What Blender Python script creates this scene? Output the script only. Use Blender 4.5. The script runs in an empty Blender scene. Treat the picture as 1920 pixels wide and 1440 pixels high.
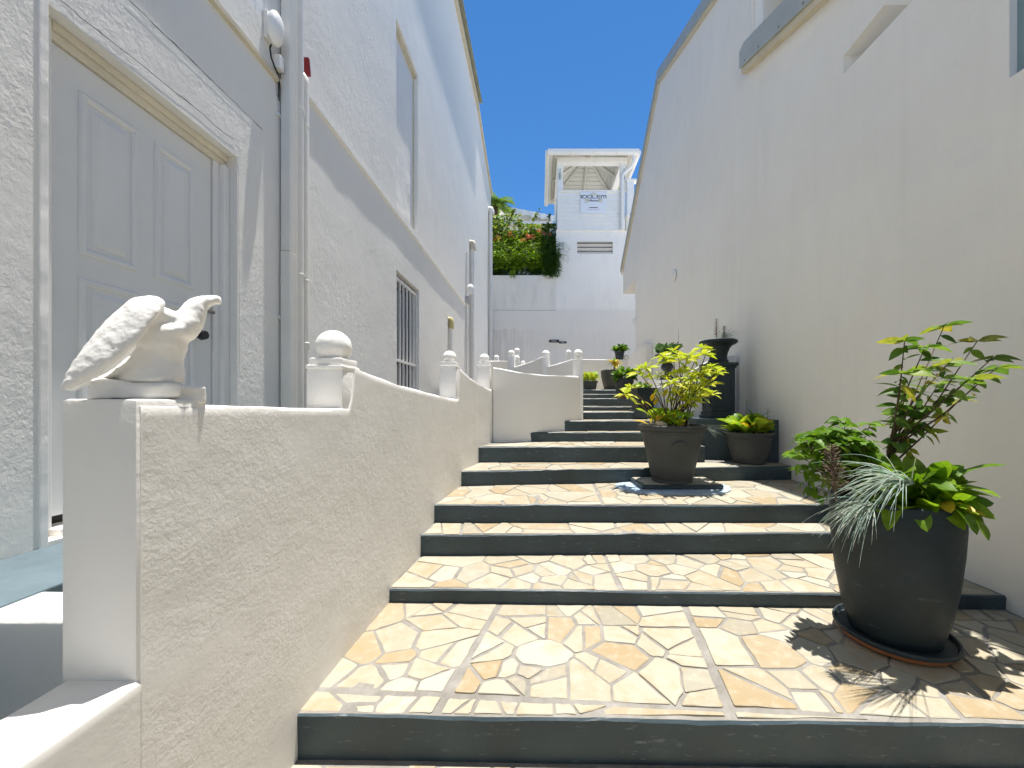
import bpy, bmesh, math, random
from mathutils import Vector, Matrix, noise
from mathutils.geometry import tessellate_polygon

# ------------------------------------------------------------------ camera, world, sun, exposure
sc = bpy.context.scene
C = sc.collection
CZ = 1.30                      # eye height above the lower landing
F, VX, VY = 720.0, 1012.0, 755.0   # focal length in photo pixels, vanishing point of the alley
cam_d = bpy.data.cameras.new("camera")
cam = bpy.data.objects.new("camera", cam_d)
C.objects.link(cam)
cam.location = (0, 0, CZ)
cam.rotation_euler = (math.radians(90), 0, 0)
cam_d.sensor_width = 36.0
cam_d.lens = 36.0 * F / 1920.0
cam_d.shift_x = -(VX - 960) / 1920.0
cam_d.shift_y = (VY - 720) / 1920.0
cam_d.clip_start = 0.02
cam_d.clip_end = 2000
sc.camera = cam

SUN_TO = Vector((0.058, 0.110, 1.0)).normalized()
ELEV = math.asin(SUN_TO.z)
AZ = math.atan2(SUN_TO.x, SUN_TO.y)
world = bpy.data.worlds.new("World")
sc.world = world
world.use_nodes = True
wn = world.node_tree
wn.nodes.clear()
wo = wn.nodes.new("ShaderNodeOutputWorld")
wb = wn.nodes.new("ShaderNodeBackground")
sky = wn.nodes.new("ShaderNodeTexSky")
sky.sky_type = 'NISHITA'
sky.sun_disc = False
sky.sun_elevation = ELEV
sky.sun_rotation = AZ
sky.altitude = 1500
sky.air_density = 1.0
sky.dust_density = 0.0
sky.ozone_density = 5.0
wb.inputs[1].default_value = 0.108
hsv = wn.nodes.new("ShaderNodeHueSaturation")     # the deep tropical blue of the photograph
hsv.inputs['Saturation'].default_value = 1.20
hsv.inputs['Hue'].default_value = 0.498
wn.links.new(sky.outputs[0], hsv.inputs['Color'])
wn.links.new(hsv.outputs[0], wb.inputs[0])
wn.links.new(wb.outputs[0], wo.inputs[0])

sun_d = bpy.data.lights.new("sun", 'SUN')
sun_d.energy = 5.0
sun_d.angle = math.radians(0.53)
sun_d.color = (1.0, 0.965, 0.91)
sun = bpy.data.objects.new("sun", sun_d)
C.objects.link(sun)
sun.rotation_euler = SUN_TO.to_track_quat('Z', 'Y').to_euler()
sun.location = (3, 3, 20)

sc.view_settings.view_transform = 'Standard'
sc.view_settings.look = 'None'
sc.view_settings.gamma = 1.0
sc.view_settings.exposure = 0.82
sc.render.engine = 'CYCLES'
sc.cycles.use_denoising = True
sc.cycles.max_bounces = 12
sc.cycles.diffuse_bounces = 7
sc.cycles.glossy_bounces = 4
sc.cycles.transmission_bounces = 6
sc.cycles.sample_clamp_indirect = 8

# ------------------------------------------------------------------ helpers
def rel(x, y, z):              # eye-relative height -> world
    return Vector((x, y, z + CZ))

def P(px, py, d):              # photo pixel at a known distance
    return Vector(((px - VX) / F * d, d, CZ + (VY - py) / F * d))

def setp(o, label=None, cat=None, group=None, kind=None):
    if label: o["label"] = label
    if cat: o["category"] = cat
    if group: o["group"] = group
    if kind: o["kind"] = kind
    return o

def wmat(p):
    m = p.matrix_basis.copy()
    if p.parent is not None:
        m = wmat(p.parent) @ p.matrix_parent_inverse @ m
    return m

def link(o, parent=None):
    C.objects.link(o)
    if parent is not None:
        o.parent = parent
        o.matrix_parent_inverse = wmat(parent).inverted()
    return o

def empty(name, loc, label=None, cat=None, group=None, kind=None):
    o = bpy.data.objects.new(name, None)
    o.empty_display_size = 0.1
    o.location = loc
    C.objects.link(o)
    return setp(o, label, cat, group, kind)

def mesh_obj(name, bm, mats, parent=None, smooth=None, **kw):
    me = bpy.data.meshes.new(name)
    bm.normal_update()
    bm.to_mesh(me)
    bm.free()
    for m in (mats if isinstance(mats, (list, tuple)) else [mats]):
        me.materials.append(m)
    if smooth is not None:
        if smooth is True:
            me.shade_smooth()
        else:
            me.shade_smooth()
            me.set_sharp_from_angle(angle=math.radians(smooth))
    o = bpy.data.objects.new(name, me)
    link(o, parent)
    return setp(o, **kw)

def nb():
    return bmesh.new()

def box(bm, lo, hi, mi=0, bev=0.0, rot=None, piv=None):
    lo, hi = Vector(lo), Vector(hi)
    c = (lo + hi) / 2
    s = hi - lo
    r = bmesh.ops.create_cube(bm, size=1.0)
    vs = r['verts']
    for v in vs:
        v.co = Vector((v.co.x * s.x, v.co.y * s.y, v.co.z * s.z)) + c
    if rot is not None:
        pv = Vector(piv) if piv is not None else c
        for v in vs:
            v.co = rot @ (v.co - pv) + pv
    fs = set(f for v in vs for f in v.link_faces)
    for f in fs:
        f.material_index = mi
    if bev > 0:
        es = list(set(e for v in vs for e in v.link_edges))
        bmesh.ops.bevel(bm, geom=es, offset=bev, segments=2, affect='EDGES', profile=0.6)
    return vs

def tube(bm, pts, rad, seg=8, mi=0, cap=True):
    pts = [Vector(p) for p in pts]
    n = len(pts)
    if not hasattr(rad, '__len__'):
        rad = [rad] * n
    rings = []
    prev = None
    for i, p in enumerate(pts):
        t = (pts[min(i + 1, n - 1)] - pts[max(i - 1, 0)])
        t = t.normalized() if t.length > 1e-9 else Vector((0, 0, 1))
        if prev is None:
            a = Vector((0, 0, 1)) if abs(t.z) < 0.9 else Vector((1, 0, 0))
            u = t.cross(a).normalized()
        else:
            u = (prev - t * prev.dot(t))
            u = u.normalized() if u.length > 1e-6 else t.orthogonal().normalized()
        prev = u
        w = t.cross(u)
        rings.append([bm.verts.new(p + (u * math.cos(k * 2 * math.pi / seg) + w * math.sin(k * 2 * math.pi / seg)) * rad[i]) for k in range(seg)])
    for a, b in zip(rings[:-1], rings[1:]):
        for k in range(seg):
            f = bm.faces.new((a[k], a[(k + 1) % seg], b[(k + 1) % seg], b[k]))
            f.material_index = mi
    if cap:
        f = bm.faces.new(list(reversed(rings[0]))); f.material_index = mi
        f = bm.faces.new(rings[-1]); f.material_index = mi

def lathe(bm, prof, c=(0, 0, 0), seg=32, mi=0, sq=None):
    c = Vector(c)
    rings = []
    for (r, z) in prof:
        ring = []
        for k in range(seg):
            a = k * 2 * math.pi / seg
            x, y = math.cos(a), math.sin(a)
            if sq:
                m = max(abs(x), abs(y)) ** sq
                x, y = x / m, y / m
            ring.append(bm.verts.new(c + Vector((x * r, y * r, z))))
        rings.append(ring)
    for a, b in zip(rings[:-1], rings[1:]):
        for k in range(seg):
            f = bm.faces.new((a[k], a[(k + 1) % seg], b[(k + 1) % seg], b[k]))
            f.material_index = mi
    f = bm.faces.new(list(reversed(rings[0]))); f.material_index = mi
    f = bm.faces.new(rings[-1]); f.material_index = mi

def prism(bm, pts, z0, z1, mi_side=0, mi_top=0):
    """vertical prism over a 2D outline (counter-clockwise); z may be lists"""
    n = len(pts)
    a = [bm.verts.new((p[0], p[1], z0)) for p in pts]
    b = [bm.verts.new((p[0], p[1], z1[i] if hasattr(z1, '__len__') else z1)) for i, p in enumerate(pts)]
    for i in range(n):
        f = bm.faces.new((a[i], a[(i + 1) % n], b[(i + 1) % n], b[i])); f.material_index = mi_side
    f = bm.faces.new(b); f.material_index = mi_top
    f = bm.faces.new(list(reversed(a))); f.material_index = mi_side

def planar(bm, outer, holes, fmap, depth_vec, depths, mi=0):
    """flat wall with holes; fmap (u,v)->Vector; each hole gets reveals of its own depth"""
    loops = [[Vector((p[0], p[1], 0)) for p in outer]] + [[Vector((p[0], p[1], 0)) for p in h] for h in holes]
    flat = [v for l in loops for v in l]
    tris = tessellate_polygon(loops)
    vs = [bm.verts.new(fmap(v.x, v.y)) for v in flat]
    for t in tris:
        try:
            f = bm.faces.new([vs[i] for i in t]); f.material_index = mi
        except ValueError:
            pass
    k = len(outer)
    for h, dp in zip(holes, depths):
        n = len(h)
        ring = vs[k:k + n]
        back = [bm.verts.new(v.co + depth_vec * dp) for v in ring]
        for i in range(n):
            f = bm.faces.new((ring[i], ring[(i + 1) % n], back[(i + 1) % n], back[i])); f.material_index = mi
        k += n
    return vs[:len(outer)]

def join_smooth(bm):
    bmesh.ops.recalc_face_normals(bm, faces=bm.faces[:])

# ------------------------------------------------------------------ materials
def new_mat(name):
    m = bpy.data.materials.new(name)
    m.use_nodes = True
    nt = m.node_tree
    b = nt.nodes["Principled BSDF"]
    return m, nt, b

def N(nt, t, **kw):
    n = nt.nodes.new(t)
    for k, v in kw.items():
        setattr(n, k, v)
    return n

def noise_tex(nt, vec, scale, detail=4, rough=0.55, dist=0.0):
    n = N(nt, "ShaderNodeTexNoise")
    n.inputs['Scale'].default_value = scale
    n.inputs['Detail'].default_value = detail
    n.inputs['Roughness'].default_value = rough
    n.inputs['Distortion'].default_value = dist
    if vec is not None:
        nt.links.new(vec, n.inputs['Vector'])
    return n.outputs['Fac']

def coords(nt, scale=(1, 1, 1), kind='pos'):
    if kind == 'pos':
        g = N(nt, "ShaderNodeNewGeometry").outputs['Position']
    else:
        g = N(nt, "ShaderNodeTexCoord").outputs['Object']
    mp = N(nt, "ShaderNodeMapping")
    mp.inputs['Scale'].default_value = scale
    nt.links.new(g, mp.inputs['Vector'])
    return mp.outputs['Vector']

def ramp(nt, fac, stops):
    r = N(nt, "ShaderNodeValToRGB")
    el = r.color_ramp.elements
    while len(el) < len(stops):
        el.new(0.5)
    for e, (p, c) in zip(el, stops):
        e.position = p
        e.color = c if len(c) == 4 else (*c, 1)
    nt.links.new(fac, r.inputs['Fac'])
    return r.outputs['Color']

def mixc(nt, fac, a, b, blend='MIX'):
    m = N(nt, "ShaderNodeMix", data_type='RGBA', blend_type=blend)
    for sock, v in ((m.inputs['Factor'], fac), (m.inputs['A'], a), (m.inputs['B'], b)):
        if isinstance(v, (int, float)):
            sock.default_value = v
        elif isinstance(v, tuple):
            sock.default_value = (*v, 1) if len(v) == 3 else v
        else:
            nt.links.new(v, sock)
    return [s for s in m.outputs if s.type == 'RGBA'][0]

def math_n(nt, op, a, b=None):
    m = N(nt, "ShaderNodeMath", operation=op)
    for i, v in enumerate((a, b)):
        if v is None:
            continue
        if isinstance(v, (int, float)):
            m.inputs[i].default_value = v
        else:
            nt.links.new(v, m.inputs[i])
    return m.outputs[0]

def bump(nt, b, height, dist=0.01, strength=1.0, prev=None):
    n = N(nt, "ShaderNodeBump")
    n.inputs['Distance'].default_value = dist
    if isinstance(strength, (int, float)):
        n.inputs['Strength'].default_value = strength
    else:
        nt.links.new(strength, n.inputs['Strength'])
    nt.links.new(height, n.inputs['Height'])
    if prev is not None:
        nt.links.new(prev, n.inputs['Normal'])
    nt.links.new(n.outputs[0], b.inputs['Normal'])
    return n.outputs[0]

def stucco(name, col, grain=55, dist=0.006, patch=True, streak=0.10, fine=True, aniso=(1, 1, 1), dirt=None, smear=None, und=1.0):
    m, nt, b = new_mat(name)
    v = coords(nt)
    va = coords(nt, aniso)
    vs = coords(nt, (6.0, 6.0, 0.35))
    big = noise_tex(nt, v, 0.9, 5, 0.6)
    st = noise_tex(nt, vs, 1.6, 4, 0.6)
    dark = tuple(c * 0.86 for c in col)
    c = mixc(nt, ramp(nt, big, [(0.35, (0, 0, 0)), (0.7, (1, 1, 1))]), col, tuple(x * 0.95 for x in col))
    c = mixc(nt, math_n(nt, 'MULTIPLY', ramp(nt, st, [(0.5, (0, 0, 0)), (0.78, (1, 1, 1))]), streak), c, dark)
    fl = noise_tex(nt, v, 23, 3, 0.7)
    c = mixc(nt, math_n(nt, 'MULTIPLY', ramp(nt, fl, [(0.66, (0, 0, 0)), (0.76, (1, 1, 1))]), 0.10), c, tuple(x * 0.6 for x in col))
    if dirt:
        dz = N(nt, "ShaderNodeSeparateXYZ")
        nt.links.new(N(nt, "ShaderNodeNewGeometry").outputs['Position'], dz.inputs[0])
        dn = noise_tex(nt, coords(nt, (3, 3, .8)), 1.1, 5, 0.65)
        c = mixc(nt, math_n(nt, 'MULTIPLY', ramp(nt, dn, [(0.52, (0, 0, 0)), (0.72, (1, 1, 1))]), 0.5), c, dirt)
    if smear:
        sn = noise_tex(nt, coords(nt, (7, 7, .25)), 1.3, 5, 0.7)
        sx = N(nt, "ShaderNodeSeparateXYZ")
        nt.links.new(N(nt, "ShaderNodeNewGeometry").outputs['Position'], sx.inputs[0])
        wob_ = math_n(nt, 'MULTIPLY', noise_tex(nt, v, 1.5, 4, 0.6), 0.9)
        mz = math_n(nt, 'LESS_THAN', math_n(nt, 'ADD', sx.outputs[2], wob_), 4.5)
        mx_ = ramp(nt, math_n(nt, 'ADD', math_n(nt, 'MULTIPLY', sx.outputs[0], 0.4), math_n(nt, 'ADD', wob_, 0.3)), [(0.3, (1, 1, 1)), (0.75, (0.12, 0.12, 0.12))])
        k_ = math_n(nt, 'MULTIPLY', math_n(nt, 'MULTIPLY', mz, mx_), ramp(nt, sn, [(0.42, (1, 1, 1)), (0.62, (0, 0, 0))]))
        c = mixc(nt, math_n(nt, 'MULTIPLY', k_, 0.5), c, smear)
    nt.links.new(c, b.inputs['Base Color'])
    b.inputs['Roughness'].default_value = 0.75
    b.inputs['Specular IOR Level'].default_value = 0.3
    und_n = noise_tex(nt, v, 2.2, 3, 0.5)
    pr = bump(nt, b, und_n, 0.05 * und, 0.5)
    gr = noise_tex(nt, va, grain, 3, 0.6, 0.6)
    gr2 = noise_tex(nt, va, grain * 0.33, 4, 0.6, 0.3)
    h = math_n(nt, 'ADD', math_n(nt, 'MULTIPLY', gr, 0.55), gr2)
    if patch:
        mk = ramp(nt, noise_tex(nt, v, 1.1, 4, 0.65, 0.4), [(0.40, (0.18, 0.18, 0.18)), (0.54, (1, 1, 1))])
        pr = bump(nt, b, h, dist, mk, pr)
    else:
        pr = bump(nt, b, h, dist, 0.9, pr)
    return m

def paint(name, col, rough=0.45, var=0.15, nscale=3.0, bmp=0.002, bscale=30, spec=0.4, objc=False, scuff=0.0):
    m, nt, b = new_mat(name)
    v = coords(nt, kind='obj' if objc else 'pos')
    n1 = noise_tex(nt, v, nscale, 5, 0.6)
    c = mixc(nt, ramp(nt, n1, [(0.3, (0, 0, 0)), (0.7, (1, 1, 1))]), tuple(x * (1 - var) for x in col), tuple(min(1, x * (1 + var)) for x in col))
    if scuff > 0:
        n3 = noise_tex(nt, coords(nt, (1.2, 1.2, 6), 'obj' if objc else 'pos'), 9, 6, 0.75)
        c = mixc(nt, math_n(nt, 'MULTIPLY', ramp(nt, n3, [(0.60, (0, 0, 0)), (0.72, (1, 1, 1))]), scuff), c, (0.45, 0.46, 0.46))
    nt.links.new(c, b.inputs['Base Color'])
    n2 = noise_tex(nt, v, nscale * 4, 3, 0.6)
    rr = ramp(nt, n2, [(0.2, (rough * 0.8,) * 3), (0.8, (min(1, rough * 1.25),) * 3)])
    nt.links.new(rr, b.inputs['Roughness'])
    b.inputs['Specular IOR Level'].default_value = spec
    if bmp > 0:
        bump(nt, b, noise_tex(nt, v, bscale, 4, 0.6), bmp, 0.7)
    return m

def leafmat(name, cols, trans=0.45, rough=0.45, spec=0.30):
    m, nt, b = new_mat(name)
    oi = N(nt, "ShaderNodeObjectInfo").outputs['Random']
    gi = N(nt, "ShaderNodeNewGeometry").outputs['Random Per Island']
    r = math_n(nt, 'FRACT', math_n(nt, 'ADD', oi, gi))
    n = len(cols)
    c = ramp(nt, r, [(i / max(1, n - 1), k) for i, k in enumerate(cols)])
    v = coords(nt, kind='pos')
    nn = noise_tex(nt, v, 45, 3, 0.6)
    c = mixc(nt, ramp(nt, nn, [(0.35, (0, 0, 0)), (0.75, (0.5, 0.5, 0.5))]), c, tuple(x * 0.55 for x in cols[0]))
    nt.links.new(c, b.inputs['Base Color'])
    b.inputs['Roughness'].default_value = rough
    b.inputs['Specular IOR Level'].default_value = spec
    tr = N(nt, "ShaderNodeBsdfTranslucent")
    c2 = mixc(nt, 1.0, c, (1.0, 1.0, 0.55), 'MULTIPLY')
    nt.links.new(c2, tr.inputs['Color'])
    mx = N(nt, "ShaderNodeMixShader")
    mx.inputs[0].default_value = trans
    out = nt.nodes["Material Output"]
    nt.links.new(b.outputs[0], mx.inputs[1])
    nt.links.new(tr.outputs[0], mx.inputs[2])
    nt.links.new(mx.outputs[0], out.inputs['Surface'])
    return m

M = {}
M['wall_l'] = stucco("stucco_rough_white", (0.82, 0.795, 0.74), grain=56, dist=0.0038, streak=0.16, aniso=(1, 1, 0.75), und=0.30)
M['wall_r'] = stucco("render_smooth_white", (0.85, 0.825, 0.775), grain=40, dist=0.0014, streak=0.34, dirt=(0.79, 0.755, 0.69), und=1.0)
M['parapet'] = stucco("parapet_white", (0.83, 0.805, 0.76), grain=85, dist=0.0019, patch=True, streak=0.08, aniso=(1, 1, 1.0), und=0.4)
M['post'] = stucco("post_white", (0.86, 0.84, 0.80), grain=70, dist=0.002, patch=False, streak=0.05, und=0.3)
M['back'] = stucco("back_wall_white", (0.83, 0.80, 0.745), grain=30, dist=0.001, streak=0.25, dirt=(0.60, 0.57, 0.52), und=0.3)
M['backlow'] = stucco("back_wall_worn", (0.83, 0.80, 0.745), grain=30, dist=0.001, streak=0.15, smear=(0.52, 0.47, 0.43), und=0.3)
M['tower'] = stucco("tower_white", (0.90, 0.875, 0.82), grain=30, dist=0.001, streak=0.2, dirt=(0.70, 0.69, 0.66), und=0.3)
M['white_wood'] = paint("white_painted_wood", (0.88, 0.865, 0.82), 0.5, 0.03, 4, 0.0008, 60)
M['soffit'] = paint("cream_painted_boards", (0.74, 0.72, 0.64), 0.5, 0.04, 4, 0.0008, 60)
M['white_metal'] = paint("white_painted_metal", (0.82, 0.80, 0.76), 0.35, 0.03, 6, 0.0003, 40)
M['pvc'] = paint("white_pvc", (0.76, 0.73, 0.67), 0.4, 0.05, 3, 0.0004, 30)
M['door'] = paint("white_door_paint", (0.76, 0.75, 0.72), 0.35, 0.03, 3, 0.0003, 50)
M['beige'] = paint("aged_cream_trim", (0.62, 0.55, 0.41), 0.6, 0.10, 5, 0.001, 60)
M['cream'] = paint("cream_door_head", (0.72, 0.66, 0.53), 0.5, 0.08, 5, 0.001, 60)
M['riser'] = paint("slate_blue_floor_paint", (0.040, 0.060, 0.070), 0.48, 0.28, 2.2, 0.006, 12, 0.35, scuff=0.38)
M['pot'] = paint("dark_grey_pot", (0.015, 0.025, 0.029), 0.52, 0.20, 5, 0.0008, 50, 0.35, objc=True, scuff=0.12)
M['pot2'] = paint("taupe_grey_pot", (0.050, 0.054, 0.053), 0.55, 0.14, 5, 0.0008, 50, 0.3, objc=True, scuff=0.03)
M['pot_blue'] = paint("blue_grey_pot", (0.026, 0.038, 0.045), 0.5, 0.2, 5, 0.0008, 50, 0.35, objc=True)
M['terracotta'] = paint("terracotta", (0.42, 0.15, 0.06), 0.7, 0.2, 12, 0.001, 60, objc=True)
M['soil'] = paint("potting_soil", (0.06, 0.042, 0.030), 0.95, 0.5, 60, 0.01, 80, 0.1)
M['blue'] = paint("pale_blue_floor_paint", (0.36, 0.46, 0.55), 0.5, 0.10, 4, 0.002, 20)
M['kerb'] = paint("blue_grey_kerb_paint", (0.105, 0.145, 0.165), 0.5, 0.15, 3, 0.002, 20)
M['capping'] = paint("grey_green_metal_capping", (0.40, 0.42, 0.39), 0.4, 0.08, 3, 0.0004, 20)
M['teal'] = paint("blue_grey_shutter", (0.22, 0.31, 0.34), 0.5, 0.08, 3, 0.0004, 20)
M['black'] = paint("black_plastic", (0.012, 0.013, 0.014), 0.4, 0.1, 8, 0, 10)
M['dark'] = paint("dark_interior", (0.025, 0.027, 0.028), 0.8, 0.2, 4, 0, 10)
M['glass'] = paint("dark_window_glass", (0.03, 0.035, 0.04), 0.08, 0.1, 2, 0, 10, 0.6)
M['brass'] = paint("dull_metal", (0.18, 0.16, 0.13), 0.4, 0.15, 20, 0, 10, 0.6)
M['red'] = paint("dull_red_plastic", (0.25, 0.015, 0.02), 0.45, 0.1, 10, 0, 10)
M['yellowed'] = paint("yellowed_plastic", (0.52, 0.44, 0.19), 0.5, 0.12, 14, 0.0005, 40)
M['crack'] = paint("crack_dirt", (0.055, 0.05, 0.045), 0.9, 0.4, 30, 0, 10, 0.1)
M['crack2'] = paint("faint_crack", (0.42, 0.39, 0.35), 0.9, 0.3, 30, 0, 10, 0.1)
M['sign_white'] = paint("sign_board", (0.80, 0.82, 0.86), 0.35, 0.02, 4, 0, 10)
M['ink'] = paint("sign_black", (0.02, 0.02, 0.028), 0.4, 0.05, 8, 0, 10)
M['gold'] = paint("sign_gold", (0.60, 0.53, 0.33), 0.5, 0.05, 8, 0, 10)
M['ink_red'] = paint("sign_red", (0.42, 0.05, 0.05), 0.5, 0.05, 8, 0, 10)
M['roof_sheet'] = paint("aged_corrugated_sheet", (0.36, 0.36, 0.27), 0.5, 0.2, 5, 0.0005, 20)
M['louvre'] = paint("grey_louvre", (0.42, 0.42, 0.40), 0.5, 0.06, 5, 0, 10)
M['shell'] = paint("pale_shell", (0.65, 0.50, 0.36), 0.5, 0.2, 14, 0.001, 40)
M['stem'] = paint("brown_stem", (0.10, 0.070, 0.042), 0.8, 0.3, 40, 0.001, 120, 0.2)
M['stem_g'] = paint("olive_stem", (0.13, 0.12, 0.05), 0.7, 0.3, 40, 0.001, 120, 0.2)
M['dead'] = paint("dried_flower_spike", (0.14, 0.10, 0.075), 0.85, 0.3, 60, 0.001, 120, 0.2)

M['leaf_bush'] = leafmat("leaf_bush", [(0.068, 0.151, 0.014), (0.117, 0.242, 0.022), (0.216, 0.363, 0.041), (0.138, 0.272, 0.027)])
M['leaf_tall'] = leafmat("leaf_tall", [(0.057, 0.129, 0.021), (0.113, 0.227, 0.033), (0.227, 0.363, 0.059), (0.454, 0.393, 0.059)])
M['leaf_broad'] = leafmat("leaf_broad", [(0.091, 0.2, 0.011), (0.162, 0.308, 0.014), (0.264, 0.416, 0.025), (0.183, 0.323, 0.017)], 0.5, 0.36, 0.40)
M['leaf_yellow'] = leafmat("leaf_yellow", [(0.39, 0.52, 0.039), (0.572, 0.65, 0.052), (0.715, 0.676, 0.065), (0.468, 0.585, 0.065)], 0.4)
M['leaf_gold'] = leafmat("leaf_gold", [(0.66, 0.432, 0.024), (0.744, 0.504, 0.036), (0.576, 0.48, 0.048)], 0.35)
M['leaf_lime'] = leafmat("leaf_lime", [(0.216, 0.405, 0.027), (0.405, 0.567, 0.041), (0.594, 0.648, 0.054), (0.135, 0.324, 0.027)], 0.4, 0.35)
M['leaf_dark'] = leafmat("leaf_dark", [(0.033, 0.091, 0.016), (0.065, 0.156, 0.023), (0.114, 0.221, 0.033)], 0.3)
M['leaf_fern'] = leafmat("leaf_fern", [(0.112, 0.229, 0.016), (0.224, 0.387, 0.024), (0.448, 0.598, 0.04)], 0.4)
M['fescue'] = leafmat("blue_fescue", [(0.414, 0.582, 0.56), (0.632, 0.762, 0.739), (0.85, 0.85, 0.85)], 0.4, 0.5)
M['succulent'] = leafmat("succulent", [(0.06, 0.14, 0.06), (0.10, 0.20, 0.08), (0.14, 0.24, 0.07)], 0.15)
M['bract'] = leafmat("coral_bract", [(0.60, 0.06, 0.04), (0.65, 0.16, 0.11), (0.55, 0.22, 0.16)], 0.3)
M['palm'] = leafmat("palm_leaf", [(0.16, 0.28, 0.03), (0.26, 0.40, 0.05), (0.12, 0.22, 0.02)], 0.35)

def stone_material():
    m, nt, b = new_mat("limestone_flag")
    v = coords(nt)
    oi = N(nt, "ShaderNodeObjectInfo").outputs['Random']
    base = ramp(nt, oi, [(0.0, (0.361, 0.331, 0.253)), (0.25, (0.318, 0.281, 0.204)), (0.5, (0.39, 0.369, 0.297)), (0.72, (0.302, 0.229, 0.131)), (0.86, (0.354, 0.331, 0.26)), (1.0, (0.274, 0.248, 0.189))])
    off = N(nt, "ShaderNodeVectorMath", operation='ADD')
    cmb = N(nt, "ShaderNodeCombineXYZ")
    nt.links.new(math_n(nt, 'MULTIPLY', oi, 37.0), cmb.inputs[0])
    nt.links.new(math_n(nt, 'MULTIPLY', oi, 91.0), cmb.inputs[1])
    nt.links.new(v, off.inputs[0])
    nt.links.new(cmb.outputs[0], off.inputs[1])
    vv = off.outputs[0]
    n1 = noise_tex(nt, vv, 7, 5, 0.6, 0.8)
    c = mixc(nt, math_n(nt, 'MULTIPLY', ramp(nt, n1, [(0.50, (0, 0, 0)), (0.74, (1, 1, 1))]), 0.55), base, (0.33, 0.225, 0.105))
    n2 = noise_tex(nt, vv, 16, 6, 0.7)
    c = mixc(nt, math_n(nt, 'MULTIPLY', ramp(nt, n2, [(0.50, (0, 0, 0)), (0.75, (1, 1, 1))]), 0.6), c, (0.45, 0.41, 0.335))
    n3 = noise_tex(nt, vv, 60, 4, 0.7)
    c = mixc(nt, math_n(nt, 'MULTIPLY', ramp(nt, n3, [(0.60, (0, 0, 0)), (0.78, (1, 1, 1))]), 0.35), c, (0.30, 0.23, 0.15))
    nt.links.new(c, b.inputs['Base Color'])
    nt.links.new(ramp(nt, n2, [(0.3, (0.42,) * 3), (0.7, (0.7,) * 3)]), b.inputs['Roughness'])
    b.inputs['Specular IOR Level'].default_value = 0.35
    p = bump(nt, b, noise_tex(nt, vv, 9, 5, 0.6), 0.010, 0.5)
    bump(nt, b, noise_tex(nt, vv, 70, 4, 0.65), 0.0015, 0.6, p)
    return m
M['stone'] = stone_material()

def grout_material():
    m, nt, b = new_mat("cement_grout")
    v = coords(nt)
    n1 = noise_tex(nt, v, 9, 6, 0.7)
    c = ramp(nt, n1, [(0.3, (0.17, 0.158, 0.138)), (0.55, (0.245, 0.23, 0.205)), (0.75, (0.32, 0.305, 0.28))])
    nt.links.new(c, b.inputs['Base Color'])
    b.inputs['Roughness'].default_value = 0.9
    b.inputs['Specular IOR Level'].default_value = 0.15
    bump(nt, b, noise_tex(nt, v, 160, 4, 0.7), 0.003, 0.8)
    return m
M['grout'] = grout_material()
M['ground'] = stucco("pale_concrete_ground", (0.36, 0.33, 0.29), grain=60, dist=0.003, patch=False)

# ------------------------------------------------------------------ leaves
def leaf_mesh(name, mat, w=0.4, bend=0.25, fold=0.18, shape='ovate', seg=5, wave=0.0, thick=False):
    """unit-length leaf along +Y, normal +Z"""
    bm = nb()
    rows = []
    for i in range(seg + 1):
        t = i / seg
        if shape == 'ovate':
            ww = math.sin(math.pi * min(1, t ** 0.72)) ** 0.9 * w * 0.5
        elif shape == 'lance':
            ww = math.sin(math.pi * t ** 0.85) ** 1.1 * w * 0.5
        elif shape == 'strap':
            ww = (0.30 + 0.70 * math.sin(math.pi * (0.08 + 0.80 * t ** 0.8))) * w * 0.5 * max(0.0, 1 - t ** 7) ** 0.5
            if t < 0.05: ww = w * 0.10
        elif shape == 'obovate':
            ww = math.sin(math.pi * t ** 1.6) ** 0.8 * w * 0.5 if t < 1 else 0
            if t < 0.3: ww = max(ww, w * 0.06)
        else:
            ww = w * 0.5 * (1 - t)
        ww = max(ww, 0.004)
        y = t * (1 - 0.12 * bend * t)
        z = -bend * t * t * 0.8 + 0.12 * bend * t
        wv = wave * math.sin(t * 9.0)
        rows.append([bm.verts.new((-ww, y, z + fold * ww + wv)), bm.verts.new((0, y, z)), bm.verts.new((ww, y, z + fold * ww - wv))])
    for a, b in zip(rows[:-1], rows[1:]):
        bm.faces.new((a[0], a[1], b[1], b[0]))
        bm.faces.new((a[1], a[2], b[2], b[1]))
    me = bpy.data.meshes.new(name)
    bm.to_mesh(me); bm.free()
    me.materials.append(mat)
    me.shade_smooth()
    return me

def orient(p, d, L, roll=0.0, up=Vector((0, 0, 1)), wscale=1.0):
    y = Vector(d).normalized()
    x = y.cross(up)
    x = x.normalized() if x.length > 1e-4 else Vector((1, 0, 0))
    z = x.cross(y)
    q = Matrix.Rotation(roll, 3, y)
    x, z = q @ x, q @ z
    m = Matrix(((x.x, y.x, z.x), (x.y, y.y, z.y), (x.z, y.z, z.z)))
    m = m @ Matrix.Diagonal((L * wscale, L, L))
    mm = m.to_4x4()
    mm.translation = Vector(p)
    return mm

def add_leaf(parent, me, mat4, name="leaf"):
    o = bpy.data.objects.new(name, me)
    C.objects.link(o)
    o.parent = parent
    o.matrix_parent_inverse = Matrix.Translation(parent.location).inverted()
    o.matrix_basis = mat4
    return o

def bm_leaf(bm, me_tpl, mat4, mi=0):
    vs = [bm.verts.new(mat4 @ v.co) for v in me_tpl.vertices]
    for p in me_tpl.polygons:
        f = bm.faces.new([vs[i] for i in p.vertices]); f.material_index = mi; f.smooth = True

def rdir(rng, up=0.3):
    a = rng.uniform(0, 2 * math.pi)
    return Vector((math.cos(a), math.sin(a), up)).normalized()

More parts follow.
